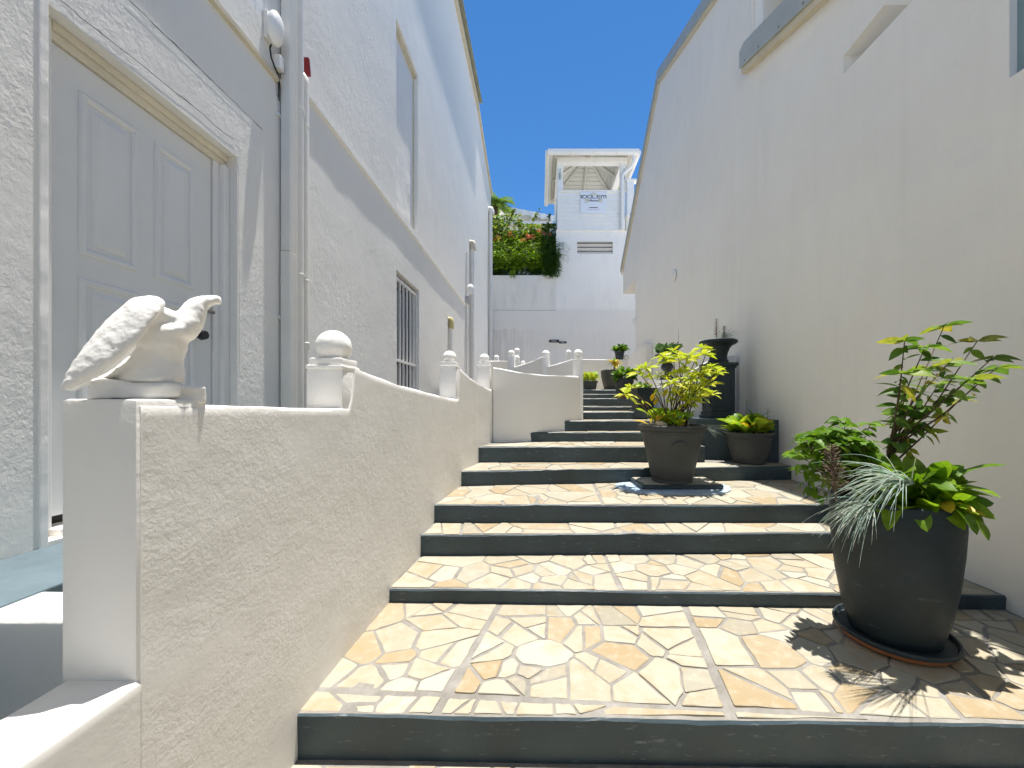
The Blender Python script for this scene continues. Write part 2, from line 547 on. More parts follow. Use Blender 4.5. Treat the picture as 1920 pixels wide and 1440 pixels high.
def arc(p, d, L, droop, n=6):
    """points of a drooping shoot"""
    pts = [Vector(p)]
    d = Vector(d).normalized()
    for i in range(n):
        d = (d + Vector((0, 0, -droop / n))).normalized()
        pts.append(pts[-1] + d * (L / n))
    return pts

# ------------------------------------------------------------------ the setting
bm = nb()
S = 600
for (x0, y0, x1, y1) in [(-S, -S, S, S)]:
    f = bm.faces.new([bm.verts.new((x0, y0, 0)), bm.verts.new((x1, y0, 0)), bm.verts.new((x1, y1, 0)), bm.verts.new((x0, y1, 0))])
mesh_obj("ground", bm, M['ground'], kind="structure")

def XR(y):                    # inner face of the right-hand wall
    return 2.52 - 0.012 * (y - 2)
XL = -1.89                    # face of the left-hand building

# ---- crazy paving
def clip(poly, nrm, off):
    out = []
    n = len(poly)
    for i in range(n):
        a, b = poly[i], poly[(i + 1) % n]
        da, db = a.dot(nrm) - off, b.dot(nrm) - off
        if da <= 0:
            out.append(a)
        if (da < 0 < db) or (db < 0 < da):
            out.append(a + (b - a) * (da / (da - db)))
    return out

def parea(p):
    return abs(sum(p[i].x * p[(i + 1) % len(p)].y - p[(i + 1) % len(p)].x * p[i].y for i in range(len(p)))) / 2

def crazy(poly, target, rng, cuts=(), sizef=None):
    regions = [poly]
    for (a, b, g) in cuts:
        d = (b - a).normalized()
        nr = Vector((d.y, -d.x))
        nxt = []
        for r in regions:
            for s in (1, -1):
                q = clip(r, nr * s, a.dot(nr) * s - g)
                if len(q) > 2 and parea(q) > 0.004:
                    nxt.append(q)
        regions = nxt
    stones = []
    for r in regions:
        xs = [p.x for p in r]; ys = [p.y for p in r]
        narrow = (max(ys) - min(ys)) < 0.16
        if narrow: target_ = target * 0.42
        else: target_ = target
        n = max(1, int(parea(r) / target_))
        pts = []
        tries = 0
        rad = math.sqrt(target_) * 0.70
        while len(pts) < n and tries < 4000:
            tries += 1
            q = Vector((rng.uniform(min(xs), max(xs)), rng.uniform(min(ys), max(ys))))
            k = rng.choice((0.45, 0.6, 0.8, 1.0, 1.15, 1.3)) * (sizef(q) if sizef else 1.0)
            inside = True
            for i in range(len(r)):
                e = r[(i + 1) % len(r)] - r[i]
                if e.x * (q.y - r[i].y) - e.y * (q.x - r[i].x) < 0:
                    inside = False
                    break
            if not inside:
                continue
            if all((q - p).length > rad * 0.5 * (k + kk) for p, kk in pts):
                pts.append((q, k))
        for q, k in pts:
            cell = r
            for p, kk in pts:
                if p is q:
                    continue
                d = p - q
                L = d.length
                if L > 1.2:
                    continue
                w = 0.5 + 0.5 * (k * k - kk * kk) * (rad * 0.62) ** 2 / (L * L)
                cell = clip(cell, d / L, q.dot(d / L) + L * w)
                if len(cell) < 3:
                    break
            if len(cell) < 3:
                continue
            parts = [cell]
            if parea(cell) > target_ * 0.8 and rng.random() < 0.45:
                c = sum(cell, Vector((0, 0))) / len(cell)
                an = rng.uniform(0, math.pi)
                nr = Vector((math.cos(an), math.sin(an)))
                o = c.dot(nr) + rng.uniform(-0.02, 0.02)
                pp = [clip(cell, nr, o), clip(cell, -nr, -o)]
                def comp(q):
                    if len(q) < 3: return 0
                    return parea(q) / sum((q[i] - q[i - 1]).length for i in range(len(q))) ** 2
                if min(comp(pp[0]), comp(pp[1])) > 0.042: parts = pp
            for c in parts:
                if len(c) < 3:
                    continue
                q2 = c
                for i in range(len(c)):
                    e = c[(i + 1) % len(c)] - c[i]
                    if e.length < 1e-5:
                        continue
                    nr = Vector((e.y, -e.x)).normalized()
                    g = rng.choice((0.0025, 0.0035, 0.004, 0.005, 0.007, 0.012))
                    q2 = clip(q2, nr, c[i].dot(nr) - g)
                    if len(q2) < 3:
                        break
                if len(q2) >= 3 and parea(q2) > 0.0012:
                    stones.append(q2)
    return stones

def ccw(p):
    s = sum(p[i].x * p[(i + 1) % len(p)].y - p[(i + 1) % len(p)].x * p[i].y for i in range(len(p)))
    return p if s > 0 else list(reversed(p))

def stone_obj(poly, z, parent, rng, coarse=False):
    poly = ccw(poly)
    out = []
    n = len(poly)
    for i in range(n):
        a, b = poly[i], poly[(i + 1) % n]
        e = (b - a)
        L = e.length
        if L < 0.004:
            continue
        nr = Vector((e.y, -e.x)) / L
        cc = min(0.009, L * 0.18)
        out.append(a + e / L * cc * rng.uniform(0.3, 1))
        k = 0 if coarse else (2 if L > 0.12 else (1 if L > 0.05 else 0))
        for j in range(k):
            t = (j + 1) / (k + 1) + rng.uniform(-0.08, 0.08)
            out.append(a + e * t + nr * rng.uniform(-0.0045, 0.002))
        out.append(b - e / L * cc * rng.uniform(0.3, 1))
    if len(out) < 3:
        return
    c = sum(out, Vector((0, 0))) / len(out)
    tilt = Vector((rng.uniform(-1, 1), rng.uniform(-1, 1))) * 0.008
    dz = rng.uniform(-0.0015, 0.0025)
    bm = nb()
    low, mid, top = [], [], []
    for p in out:
        q = p - c
        tz = tilt.dot(q)
        low.append(bm.verts.new((q.x, q.y, -0.006)))
        mid.append(bm.verts.new((q.x, q.y, 0.0015 + dz + tz)))
        qq = q * (1 - 0.004 / max(q.length, 0.01))
        top.append(bm.verts.new((qq.x, qq.y, 0.0035 + dz + tz)))
    m = len(out)
    for A, B in ((low, mid), (mid, top)):
        for i in range(m):
            bm.faces.new((A[i], A[(i + 1) % m], B[(i + 1) % m], B[i]))
    bm.faces.new(top)
    me = bpy.data.meshes.new("paving_stone")
    bm.normal_update(); bm.to_mesh(me); bm.free()
    me.materials.append(M['stone'])
    o = bpy.data.objects.new("paving_stone", me)
    C.objects.link(o)
    o.parent = parent
    o.location = (c.x, c.y, z)

# ---- steps: (front distance at left, at right, z of tread, left X, right X)
STEPS = [
    (1.375, 1.315, -1.120, -0.90, 2.60),
    (2.150, 2.075, -1.043, -0.88, 2.60),
    (2.610, 2.660, -0.900, -0.84, 2.60),
    (2.870, 2.870, -0.765, -0.82, 2.60),
    (3.505, 3.810, -0.628, -0.78, 2.60),
    (4.000, 4.060, -0.461, -0.70, 1.74),
    (4.500, 4.520, -0.348, -0.30, 1.74),
    (4.640, 4.690, -0.219, 0.25, 1.74),
    (4.930, 4.980, -0.120, 0.40, 1.60),
    (5.400, 5.440, -0.056, 0.20, 1.60),
    (5.850, 5.880, 0.065, -0.05, 2.50),
    (6.300, 6.330, 0.140, -1.0, 2.50),
    (6.700, 6.720, 0.223, -1.75, 2.50),
]
stair = empty("stairway", (0, 0, 0), kind="structure")
rng = random.Random(11)
def front_y(st, x):
    a, b = st[0], st[1]
    return a + (b - a) * (x + 0.85) / 3.35
def riser_wob(x, k):
    return 0.0055 * noise.noise(Vector((x * 2.2, k * 7.1, 0.3))) * 2 + 0.0022 * noise.noise(Vector((x * 17, k * 3.1, 1.7))) * 2

step_objs = []
for k, st in enumerate(STEPS):
    x0, x1 = st[3], st[4]
    zt = st[2] + CZ
    nx = STEPS[k + 1] if k + 1 < len(STEPS) else None
    bm = nb()
    nseg = 60
    zb = (STEPS[k - 1][2] + CZ - 0.02) if k else 0.0
    fr_lo, fr_hi, fr_hi2 = [], [], []
    for i in range(nseg + 1):
        x = x0 + (x1 - x0) * i / nseg
        y = front_y(st, x) + 0.004 * noise.noise(Vector((x * 1.3, k * 2.0, 5)))
        w = riser_wob(x, k)
        fr_lo.append(bm.verts.new((x, y + 0.003, zb)))
        fr_hi.append(bm.verts.new((x, y, zt + w - 0.007)))
        fr_hi2.append(bm.verts.new((x, y + 0.008, zt + w * 0.5)))
    ybk = 8.6 if nx is None else max(nx[0], nx[1]) + 0.06
    if k == 4: ybk = 4.5
    bk = [bm.verts.new((x0 + (x1 - x0) * i / nseg, ybk, zt)) for i in range(nseg + 1)]
    bkl = [bm.verts.new((x0, ybk, zb)), bm.verts.new((x1, ybk, zb))]
    for i in range(nseg):
        f = bm.faces.new((fr_lo[i], fr_lo[i + 1], fr_hi[i + 1], fr_hi[i])); f.material_index = 1
        f = bm.faces.new((fr_hi[i], fr_hi[i + 1], fr_hi2[i + 1], fr_hi2[i])); f.material_index = 1
        f = bm.faces.new((fr_hi2[i], fr_hi2[i + 1], bk[i + 1], bk[i])); f.material_index = 0
    f = bm.faces.new((fr_lo[0], fr_hi[0], fr_hi2[0], bk[0], bkl[0])); f.material_index = 1
    f = bm.faces.new((fr_lo[-1], bkl[1], bk[-1], fr_hi2[-1], fr_hi[-1])); f.material_index = 1
    so = mesh_obj("step", bm, [M['grout'], M['riser']], stair)
    step_objs.append(so)
    if k > 9:
        tgt = 0.10
    else:
        tgt = [0.022, 0.024, 0.034, 0.044, 0.05, 0.06, 0.07, 0.07, 0.08, 0.09][k]
    # paved area
    lx = [(-0.885, -0.845), (-0.845, -0.80), (-0.80, -0.79), (-0.79, -0.73), (-0.74, -0.63), (-0.64, -0.1), (-0.1, 0.4), (0.36, 0.58), (0.56, 0.6), (0.56, 0.62)]
    a, b = lx[k] if k < len(lx) else (0.6, 0.65)
    xr = min(x1, 2.5) - 0.005
    yb_l = (nx[0] if nx else 8.4) - 0.004
    yb_r = (front_y(nx, xr) if nx else 8.4) - 0.004
    if k == 4: yb_r = 4.0
    if k == 5: yb_r = 4.52
    reg = [Vector((a, front_y(st, a) + 0.012)), Vector((xr, front_y(st, xr) + 0.012)), Vector((xr, yb_r)), Vector((b, yb_l))]
    cuts = []
    if k == 0:
        cuts = [(Vector((-0.22, 2.14)), Vector((-0.38, 1.36)), 0.011), (Vector((0.80, 2.14)), Vector((0.68, 1.33)), 0.012),
                (Vector((-0.88, 1.50)), Vector((0.72, 1.395)), 0.007)]
    if k == 1:
        cuts = [(Vector((0.44, 2.6)), Vector((0.46, 2.1)), 0.006)]
    if k == 3:
        cuts = [(Vector((0.5, 3.5)), Vector((0.47, 2.8)), 0.008)]
    sf = (lambda q: 0.80 if q.x < 0.75 else 1.45) if k == 0 else None
    for pl in crazy(reg, tgt, rng, cuts, sf):
        stone_obj(pl, zt, so, rng, coarse=(k > 3))

# lower landing paving, only its edge is in view
land = empty("paving", (0, 0, 0.0), kind="structure")
bm = nb()
box(bm, (-0.9, -1.6, 0.0), (2.6, 1.42, 0.02))
lo_ = mesh_obj("landing", bm, M['grout'], land)
for pl in crazy([Vector((-0.88, 0.55)), Vector((2.5, 0.55)), Vector((2.5, 1.31)), Vector((-0.88, 1.36))], 0.035, rng):
    stone_obj(pl, 0.02, lo_, rng, coarse=True)

# pale blue paint around the plinth
bm = nb()
pts = []
for i in range(48):
    a = i / 48 * 2 * math.pi
    rx, ry = 0.50, 0.26
    x = 1.19 + rx * math.copysign(abs(math.cos(a)) ** 0.7, math.cos(a)) * (1 + 0.05 * math.sin(3 * a))
    y = 3.42 + ry * math.copysign(abs(math.sin(a)) ** 0.8, math.sin(a)) * (1 + 0.05 * math.cos(5 * a))
    pts.append((x, min(y, 3.66)))
prism(bm, pts, -0.765 + CZ + 0.004, -0.765 + CZ + 0.0135)
mesh_obj("paint_patch", bm, M['blue'], stair, label="pale blue paint patch on the paving round the plinth")

# ------------------------------------------------------------------ parapets
def ribbon(bm, pts, zt, zb, thick, nsub=None, wob=0.004, seed=0.0, rad=0.012, left=True, byy=False):
    """wall along a polyline of its near/inner face; rounded, slightly uneven top"""
    P2 = [Vector((p[0], p[1])) for p in pts]
    L = [0]
    for a, b in zip(P2[:-1], P2[1:]):
        L.append(L[-1] + (b - a).length)
    n = nsub or max(6, int(L[-1] / 0.04))
    rings = []
    for i in range(n + 1):
        s = L[-1] * i / n
        j = 0
        while j < len(L) - 2 and s > L[j + 1]:
            j += 1
        t = (s - L[j]) / max(1e-6, L[j + 1] - L[j])
        p = P2[j].lerp(P2[j + 1], t)
        d = (P2[j + 1] - P2[j]).normalized()
        if 0 < j and t < 0.5: d = (d * (0.5 + t) + (P2[j] - P2[j - 1]).normalized() * (0.5 - t)).normalized()
        if j < len(P2) - 2 and t > 0.5: d = (d * (1.5 - t) + (P2[j + 2] - P2[j + 1]).normalized() * (t - 0.5)).normalized()
        nr = Vector((-d.y, d.x)) if left else Vector((d.y, -d.x))
        z = (zt(s / L[-1], p.y) if byy else zt(s / L[-1])) + CZ
        ring = []
        prof = [(0.0, zb + CZ), (0.0, z - rad - 0.02), (0.0, z - rad), (rad * 0.3, z - rad * 0.3), (rad, z), (thick - rad, z), (thick - rad * 0.3, z - rad * 0.3), (thick, z - rad), (thick, z - rad - 0.02), (thick, zb + CZ)]
        for q, (o, zz) in enumerate(prof):
            e = wob * noise.noise(Vector((p.x * 4, p.y * 4, q * 3.1 + seed))) if 2 < q < 7 else 0
            e2 = wob * noise.noise(Vector((p.x * 5 + 9, p.y * 5, q * 1.3 + seed))) if 1 < q < 8 else 0
            ring.append(bm.verts.new((p.x + nr.x * (o + e * 0.4), p.y + nr.y * (o + e * 0.4), zz + e2)))
        rings.append(ring)
    for a, b in zip(rings[:-1], rings[1:]):
        for q in range(9):
            bm.faces.new((a[q], b[q], b[q + 1], a[q + 1]) if left else (a[q], a[q + 1], b[q + 1], b[q]))
    bm.faces.new(rings[0])
    bm.faces.new(list(reversed(rings[-1])))
    bmesh.ops.recalc_face_normals(bm, faces=bm.faces[:])

def pl(*kn):                   # piecewise profile with smooth easing
    def f(t):
        for (a, za), (b, zb_) in zip(kn[:-1], kn[1:]):
            if t <= b:
                u = (t - a) / max(1e-6, b - a)
                return za + (zb_ - za) * u
        return kn[-1][1]
    return f

def rough_box(bm, lo, hi, rad=0.012, wob=0.004, seed=0.0, flare=0.0, rotz=0.0):
    lo, hi = Vector(lo), Vector(hi)
    nseg = (4, 4, max(4, int((hi.z - lo.z) / 0.05)))
    tmp = bmesh.new()
    bmesh.ops.create_cube(tmp, size=1.0)
    bmesh.ops.bevel(tmp, geom=tmp.edges[:], offset=0.0001, segments=1, affect='EDGES')
    tmp.free()
    vs = box(bm, lo, hi)
    fs = list(set(f for v in vs for f in v.link_faces))
    es = list(set(e for v in vs for e in v.link_edges))
    r = bmesh.ops.bevel(bm, geom=es, offset=rad, segments=2, affect='EDGES', profile=0.6)
    faces = [f for f in bm.faces if f.select or True]
    c = (lo + hi) / 2
    R = Matrix.Rotation(rotz, 3, 'Z')
    done = set()
    for v in bm.verts:
        if v.tag: continue
        v.tag = True
        if flare:
            t = max(0, 1 - (v.co.z - lo.z) / 0.12)
            v.co.x = c.x + (v.co.x - c.x) * (1 + flare * t * t)
            v.co.y = c.y + (v.co.y - c.y) * (1 + flare * t * t)
        e = Vector((noise.noise(v.co * 9 + Vector((seed, 0, 0))), noise.noise(v.co * 9 + Vector((seed, 5, 0))), noise.noise(v.co * 9 + Vector((seed, 0, 7))))) * wob
        v.co += e
        v.co = R @ (v.co - c) + c

def ball_mesh(r, seed):
    bm = nb()
    bmesh.ops.create_icosphere(bm, subdivisions=4, radius=r)
    for v in bm.verts:
        v.co *= 1 + 0.02 * noise.noise(v.co * 30 + Vector((seed, 0, 0))) + 0.012 * noise.noise(v.co * 70 + Vector((seed, 2, 0)))
        if v.co.z < -0.78 * r: v.co.z = -0.78 * r
    return bm

def post(parent, x0, y0, w, dep, zb, zt, br, seed, rotz=0.0, cap=True):
    c = Vector((x0 + w / 2, y0 + dep / 2, 0))
    bm = nb()
    rough_box(bm, (x0, y0, zb + CZ), (x0 + w, y0 + dep, zt + CZ), 0.012, 0.004, seed, rotz=rotz)
    po = mesh_obj("post", bm, M['post'], parent, smooth=50)
    ztop = zt
    if cap:
        bm = nb()
        rough_box(bm, (x0 - 0.003, y0 - 0.003, zt + CZ - 0.004), (x0 + w + 0.003, y0 + dep + 0.003, zt + CZ + 0.018), 0.010, 0.005, seed + 3, rotz=rotz)
        rough_box(bm, (x0 + 0.006, y0 + 0.006, zt + CZ + 0.012), (x0 + w - 0.006, y0 + dep - 0.006, zt + CZ + 0.050), 0.010, 0.004, seed + 4, rotz=rotz)
        mesh_obj("cap", bm, M['post'], po, smooth=50)
        ztop = zt + 0.050
    bm = ball_mesh(br, seed)
    bmesh.ops.translate(bm, verts=bm.verts[:], vec=(c.x, c.y, ztop + CZ + br * 0.74))
    mesh_obj("ball_finial", bm, M['post'], po, smooth=True)
    return po

par = empty("parapet_wall", (-0.95, 2.0, 0), "white stucco parapet wall with ball finial posts climbing beside the paved steps", "wall")
path = [(-0.87, -1.2), (-0.87, 0.83), (-0.868, 1.69), (-0.845, 2.145), (-0.80, 2.75), (-0.742, 3.4), (-0.715, 3.6), (-0.64, 4.0), (-0.556, 4.40), (-0.53, 4.55)]
def _lin(y):
    y = max(path[0][1], min(path[-1][1], y))
    for a, b in zip(path[:-1], path[1:]):
        if a[1] <= y <= b[1]:
            return a[0] + (b[0] - a[0]) * (y - a[1]) / (b[1] - a[1])
path = [(sum(_lin(y + (j - 10) * 0.045) for j in range(21)) / 21 if y < 4.0 else _lin(y), y) for y in [-1.2 + 0.05 * i for i in range(116)]]
def sub(y0, y1):
    out = []
    def at(y):
        for a, b in zip(path[:-1], path[1:]):
            if a[1] <= y <= b[1]:
                t = (y - a[1]) / (b[1] - a[1])
                return (a[0] + (b[0] - a[0]) * t, y)
    out.append(at(y0))
    out += [p for p in path if y0 < p[1] < y1]
    out.append(at(y1))
    return out
TH = 0.16
def section(pts, f, zb, seed, th=TH, mat='parapet', parent=None, **kw):
    bm = nb()
    ribbon(bm, pts, f, zb, th, seed=seed, **kw)
    return mesh_obj("wall_section", bm, M[mat], parent or par, smooth=50)
section(sub(-1.2, 0.85), pl((0, -0.605), (1, -0.60)), -1.3, 1.0)
kn = [(0.836, 0.002), (1.1, -0.008), (1.70, -0.028), (1.76, -0.03), (1.78, 0.165), (1.98, 0.14), (2.28, 0.105), (2.62, 0.082), (3.0, 0.052), (3.41, 0.03), (3.46, 0.03), (3.48, 0.315), (3.72, 0.255), (4.05, 0.195), (4.40, 0.150), (4.5, 0.150)]
yp = pl(*kn)
section(sub(0.837, 4.48), lambda t, y: yp(y), -1.3, 2.0, nsub=150, byy=True)
w2 = [(-0.57, 4.44), (-0.30, 4.475), (-0.056, 4.51), (0.35, 4.66), (0.53, 4.88)]
w2d = []
for i in range(41):
    def w2at(t):
        t = max(0.0, min(1.0, t)) * (len(w2) - 1)
        j = min(int(t), len(w2) - 2)
        return Vector(w2[j]).lerp(Vector(w2[j + 1]), t - j)
    w2d.append(tuple(sum((w2at(i / 40 + (k - 6) * 0.018) for k in range(13)), Vector((0, 0))) / 13))
section(w2d, pl((0, 0.41), (0.08, 0.395), (0.3, 0.35), (0.55, 0.325), (0.8, 0.33), (1, 0.335)), -0.75, 5.0, th=0.13)
# pillar under the bird
bm = nb()
rough_box(bm, (-1.035, 0.829, -0.61 + CZ), (-0.8715, 1.005, 0.008 + CZ), 0.010, 0.004, 8.0, flare=0.08)
mesh_obj("pillar", bm, M['post'], par, smooth=50)
def pxat(y):
    return sub(y, y + 0.02)[0][0]
post(par, pxat(1.69) - 0.168, 1.69, 0.162, 0.162, -0.10, 0.150, 0.076, 1.0)
post(par, pxat(3.40) - 0.156, 3.40, 0.150, 0.150, -0.10, 0.315, 0.060, 2.0)
post(par, pxat(4.36) - 0.150, 4.38, 0.145, 0.145, 0.05, 0.415, 0.058, 3.0)
post(par, 0.435, 4.86, 0.115, 0.13, -0.25, 0.535, 0.056, 4.0)

# second flight's parapet, seen over the first
par2 = empty("parapet_wall", (0.0, 5.8, 1.0), "pale blue-grey shaded parapet wall stepping back behind the first ball-topped parapet", "wall")
section([(-0.50, 6.52), (-0.40, 6.42), (0.03, 5.80)], pl((0, 0.60), (0.3, 0.615), (0.75, 0.655), (1, 0.70)), -0.3, 6.0, th=0.13, parent=par2, mat='post')
section([(0.08, 5.76), (0.44, 5.10)], pl((0, 0.535), (0.5, 0.555), (1, 0.585)), -0.3, 7.0, th=0.13, parent=par2, mat='post')
section([(-1.10, 7.9), (-0.52, 6.75)], pl((0, 0.86), (1, 0.735)), -0.1, 7.5, th=0.13, parent=par2, mat='post')
post(par2, 0.035, 5.70, 0.118, 0.13, 0.2, 0.685, 0.058, 5.0, cap=False)
post(par2, -0.54, 6.45, 0.118, 0.13, 0.2, 0.79, 0.058, 6.0, cap=False)

par3 = empty("parapet_wall", (0.0, 8.2, 1.0), "white upper landing wall carrying small ball finials before the grey back wall", "wall")
section([(-1.05, 8.9), (-0.40, 8.1), (0.62, 8.1)], pl((0, 0.97), (0.4, 0.74), (1, 0.70)), -0.1, 8.0, th=0.13, parent=par3, mat='post')
section([(0.62, 8.1), (0.80, 8.45), (1.95, 8.5)], pl((0, 0.72), (0.3, 0.955), (1, 0.955)), -0.1, 8.5, th=0.13, parent=par3, mat='back')
for i, (x, y, z, r) in enumerate([(-0.47, 7.95, 0.98, 0.058), (-0.43, 7.2, 0.74, 0.058), (-0.99, 8.8, 0.99, 0.058), (0.60, 8.0, 1.00, 0.058), (-0.36, 8.3, 0.82, 0.05)]):
    post(par3, x - 0.055, y - 0.055, 0.11, 0.11, 0.2, z, r, 10.0 + i, cap=(i in (0, 1)))
bm = ball_mesh(0.062, 31)
bmesh.ops.translate(bm, verts=bm.verts[:], vec=(1.93, 8.55, 0.955 + CZ + 0.05))
mesh_obj("ball_finial", bm, M['post'], par3, smooth=True)

# low cross wall by the door landing
bm = nb()
ribbon(bm, [(-1.88, 0.985), (-1.02, 0.985)], pl((0, -0.556), (1, -0.556)), -1.3, 0.15, seed=9.0)
mesh_obj("low_wall", bm, M['post'], smooth=60, label="low white wall behind the bird pillar, joining the parapet to the building", cat="wall")
# painted doorstep slab and dark passage floor
bm = nb()
box(bm, (-1.889, 0.2, 0.02), (-1.46, 3.4, -0.55 + CZ), bev=0.006)
mesh_obj("door_step", bm, [M['kerb']], label="blue-grey painted slab step under the white panelled door", cat="step")
bm = nb()
box(bm, (-1.455, 0.3, 0.0), (-1.035, 6.0, 0.32))
mesh_obj("passage_floor", bm, M['riser'], kind="structure")

# ------------------------------------------------------------------ bird statue
def remesh(bm, voxel, smooth_it=3):
    me = bpy.data.meshes.new("tmp"); bm.to_mesh(me); bm.free()
    o = bpy.data.objects.new("tmp", me); C.objects.link(o)
    md = o.modifiers.new("r", 'REMESH'); md.mode = 'VOXEL'; md.voxel_size = voxel
    dg = bpy.context.evaluated_depsgraph_get()
    me2 = bpy.data.meshes.new_from_object(o.evaluated_get(dg))
    out = bmesh.new(); out.from_mesh(me2)
    bpy.data.objects.remove(o); bpy.data.meshes.remove(me); bpy.data.meshes.remove(me2)
    for _ in range(smooth_it):
        bmesh.ops.smooth_vert(out, verts=out.verts[:], factor=0.5, use_axis_x=True, use_axis_y=True, use_axis_z=True)
    return out

BC = Vector((-0.955, 0.925, 0))
view = Vector((BC.x, BC.y, 0)).normalized()
UAX = Vector((view.y, -view.x, 0))       # along the bird, tail -> beak
VAX = -view                               # towards the open side
def bpos(zx, zy, v=0.0):                  # outline of the statue -> point in its own upright plane
    px, py = 100 + zx / 5.333, 520 + zy / 5.333
    d = Vector(((px - VX) / F, 1, (VY - py) / F))
    t = BC.dot(view) / d.dot(view)
    p = d * t
    return Vector((p.x, p.y, p.z + CZ)) + VAX * v
MPZ = (bpos(1000, 500) - bpos(900, 500)).length / 100.0    # metres per outline unit

def blob(bm, zx, zy, ru, rz, rv, v=0.0, ang=0.0, shear=0.0):
    r = bmesh.ops.create_icosphere(bm, subdivisions=3, radius=1.0)
    c = bpos(zx, zy, v)
    ca, sa = math.cos(ang), math.sin(ang)
    for q in r['verts']:
        u, w, vv = q.co.x * ru * MPZ, q.co.z * rz * MPZ, q.co.y * rv - shear * q.co.z * rz * MPZ
        q.co = c + UAX * (u * ca - w * sa) + Vector((0, 0, 1)) * (u * sa + w * ca) + VAX * vv
def chain(bm, pts, n=6):
    for a, b in zip(pts[:-1], pts[1:]):
        for i in range(n):
            t = i / n
            blob(bm, *[a[k] + (b[k] - a[k]) * t for k in range(len(a))])
    blob(bm, *pts[-1])

bird = empty("bird_statue", (BC.x, BC.y, CZ + 0.01), "white painted bird of prey statue with folded wings perched on the front pillar", "statue")
bm = nb()
# head, neck, chest down to the skirt of the legs (x, y, ru, rz, rv, v, tilt)
chain(bm, [(1655, 215, 40, 48, 0.010, 0, 0), (1590, 225, 80, 68, 0.021, 0, 0.1), (1500, 250, 112, 92, 0.032, 0, 0.1), (1425, 290, 125, 120, 0.040, 0, 0),
           (1395, 365, 165, 135, 0.045, 0, 0.3), (1345, 468, 195, 150, 0.054, 0, 0.5), (1260, 550, 235, 165, 0.060, 0, 0.4),
           (1120, 570, 265, 180, 0.064, 0, 0.1), (1090, 670, 275, 120, 0.058, 0, 0), (1085, 770, 250, 90, 0.048, 0, 0), (1060, 855, 265, 80, 0.046, 0, 0), (1020, 950, 320, 70, 0.052, 0, 0), (990, 1035, 350, 60, 0.057, 0, 0)], 5)
blob(bm, 1668, 255, 26, 34, 0.010)
chain(bm, [(1180, 430, 150, 130, 0.052, 0, 0), (1010, 400, 170, 180, 0.060, 0, 0), (940, 540, 140, 140, 0.05, 0, 0)], 4)
for s in (1, -1):
    chain(bm, [(1000, 285, 120, 100, 0.022, s * 0.050, 0, s * 0.7), (900, 345, 175, 165, 0.024, s * 0.060, 0.4, s * 0.75), (790, 470, 205, 190, 0.022, s * 0.066, 0.9, s * 0.8), (655, 625, 215, 200, 0.021, s * 0.068, 0.9, s * 0.8),
               (515, 770, 205, 178, 0.020, s * 0.066, 0.9, s * 0.8), (375, 905, 175, 140, 0.018, s * 0.060, 0.85, s * 0.7), (255, 1018, 125, 92, 0.015, s * 0.054, 0.85, s * 0.6), (170, 1100, 62, 46, 0.012, s * 0.048, 0.85, s * 0.5)], 12)
# tail
chain(bm, [(860, 760, 60, 50, 0.035, 0, 0), (740, 870, 75, 50, 0.040, 0, 0.7), (600, 970, 85, 45, 0.042, 0, 0.6), (500, 1020, 70, 40, 0.040, 0, 0.4)], 5)
bm = remesh(bm, 0.0042, 5)
for v in bm.verts:
    v.co += v.normal * (0.0016 * noise.noise(v.co * 60) + 0.0008 * noise.noise(v.co * 170))
mesh_obj("body", bm, M['post'], bird, smooth=True)
bm = nb()
def base_block(zx0, zx1, zy0, zy1, v0, v1):
    cs = [bpos(zx, zy, v) for zx in (zx0, zx1) for zy in (zy0, zy1) for v in (v0, v1)]
    vs = [bm.verts.new(c) for c in cs]
    for f in ((0, 1, 3, 2), (4, 6, 7, 5), (0, 4, 5, 1), (2, 3, 7, 6), (0, 2, 6, 4), (1, 5, 7, 3)):
        bm.faces.new([vs[i] for i in f])
base_block(380, 700, 1030, 1215, -0.06, 0.055)
base_block(640, 1260, 1060, 1215, -0.065, 0.06)
base_block(1230, 1520, 1085, 1265, -0.045, 0.022)
blob(bm, 1385, 1115, 150, 50, 0.032)
blob(bm, 520, 1040, 140, 45, 0.045)
bmesh.ops.recalc_face_normals(bm, faces=bm.faces[:])
bm = remesh(bm, 0.0055, 5)
for v in bm.verts:
    v.co += v.normal * 0.004 * noise.noise(v.co * 40)
mesh_obj("base", bm, M['post'], bird, smooth=True)

# ------------------------------------------------------------------ left building
def LD(px): return -XL * F / (VX - px)            # distance of a pixel column on the left wall
lb = empty("stucco_building", (XL, 5, 0), "tall white stucco building with panelled door and barred window along the alley", "building")
D0, D1, DZ0, DZ1 = 1.475, 2.40, -0.535 + CZ, 1.535 + CZ
W0, W1 = LD(743), LD(786)
holes = [
    [(D0, DZ0), (D1, DZ0), (D1, DZ1), (D0, DZ1)],
    [(W0, 0.10 + CZ), (W1, 0.10 + CZ), (W1, 1.757 + CZ), (W0, 1.757 + CZ)],
    [(W0, 2.60 + CZ), (W1 - 0.06, 2.60 + CZ), (W1 - 0.06, 5.07 + CZ), (W0, 5.07 + CZ)],
    [(1.3, 2.60 + CZ), (2.64, 2.60 + CZ), (2.64, 4.2 + CZ), (1.3, 4.2 + CZ)],
]
outer = [(-5.0, -0.05), (14.9, -0.05), (14.9, 8.12 + CZ), (11.6, 8.93 + CZ), (-5.0, 8.93 + CZ)]
bm = nb()
ring = planar(bm, outer, holes, lambda u, v: Vector((XL, u, v)), Vector((-1, 0, 0)), [0.30, 0.14, 0.10, 0.12])
far = [bm.verts.new(v.co + Vector((-6, 0, 0))) for v in ring]
for i in range(len(ring)):
    bm.faces.new((ring[i], far[i], far[(i + 1) % len(ring)], ring[(i + 1) % len(ring)]))
bm.faces.new(far)
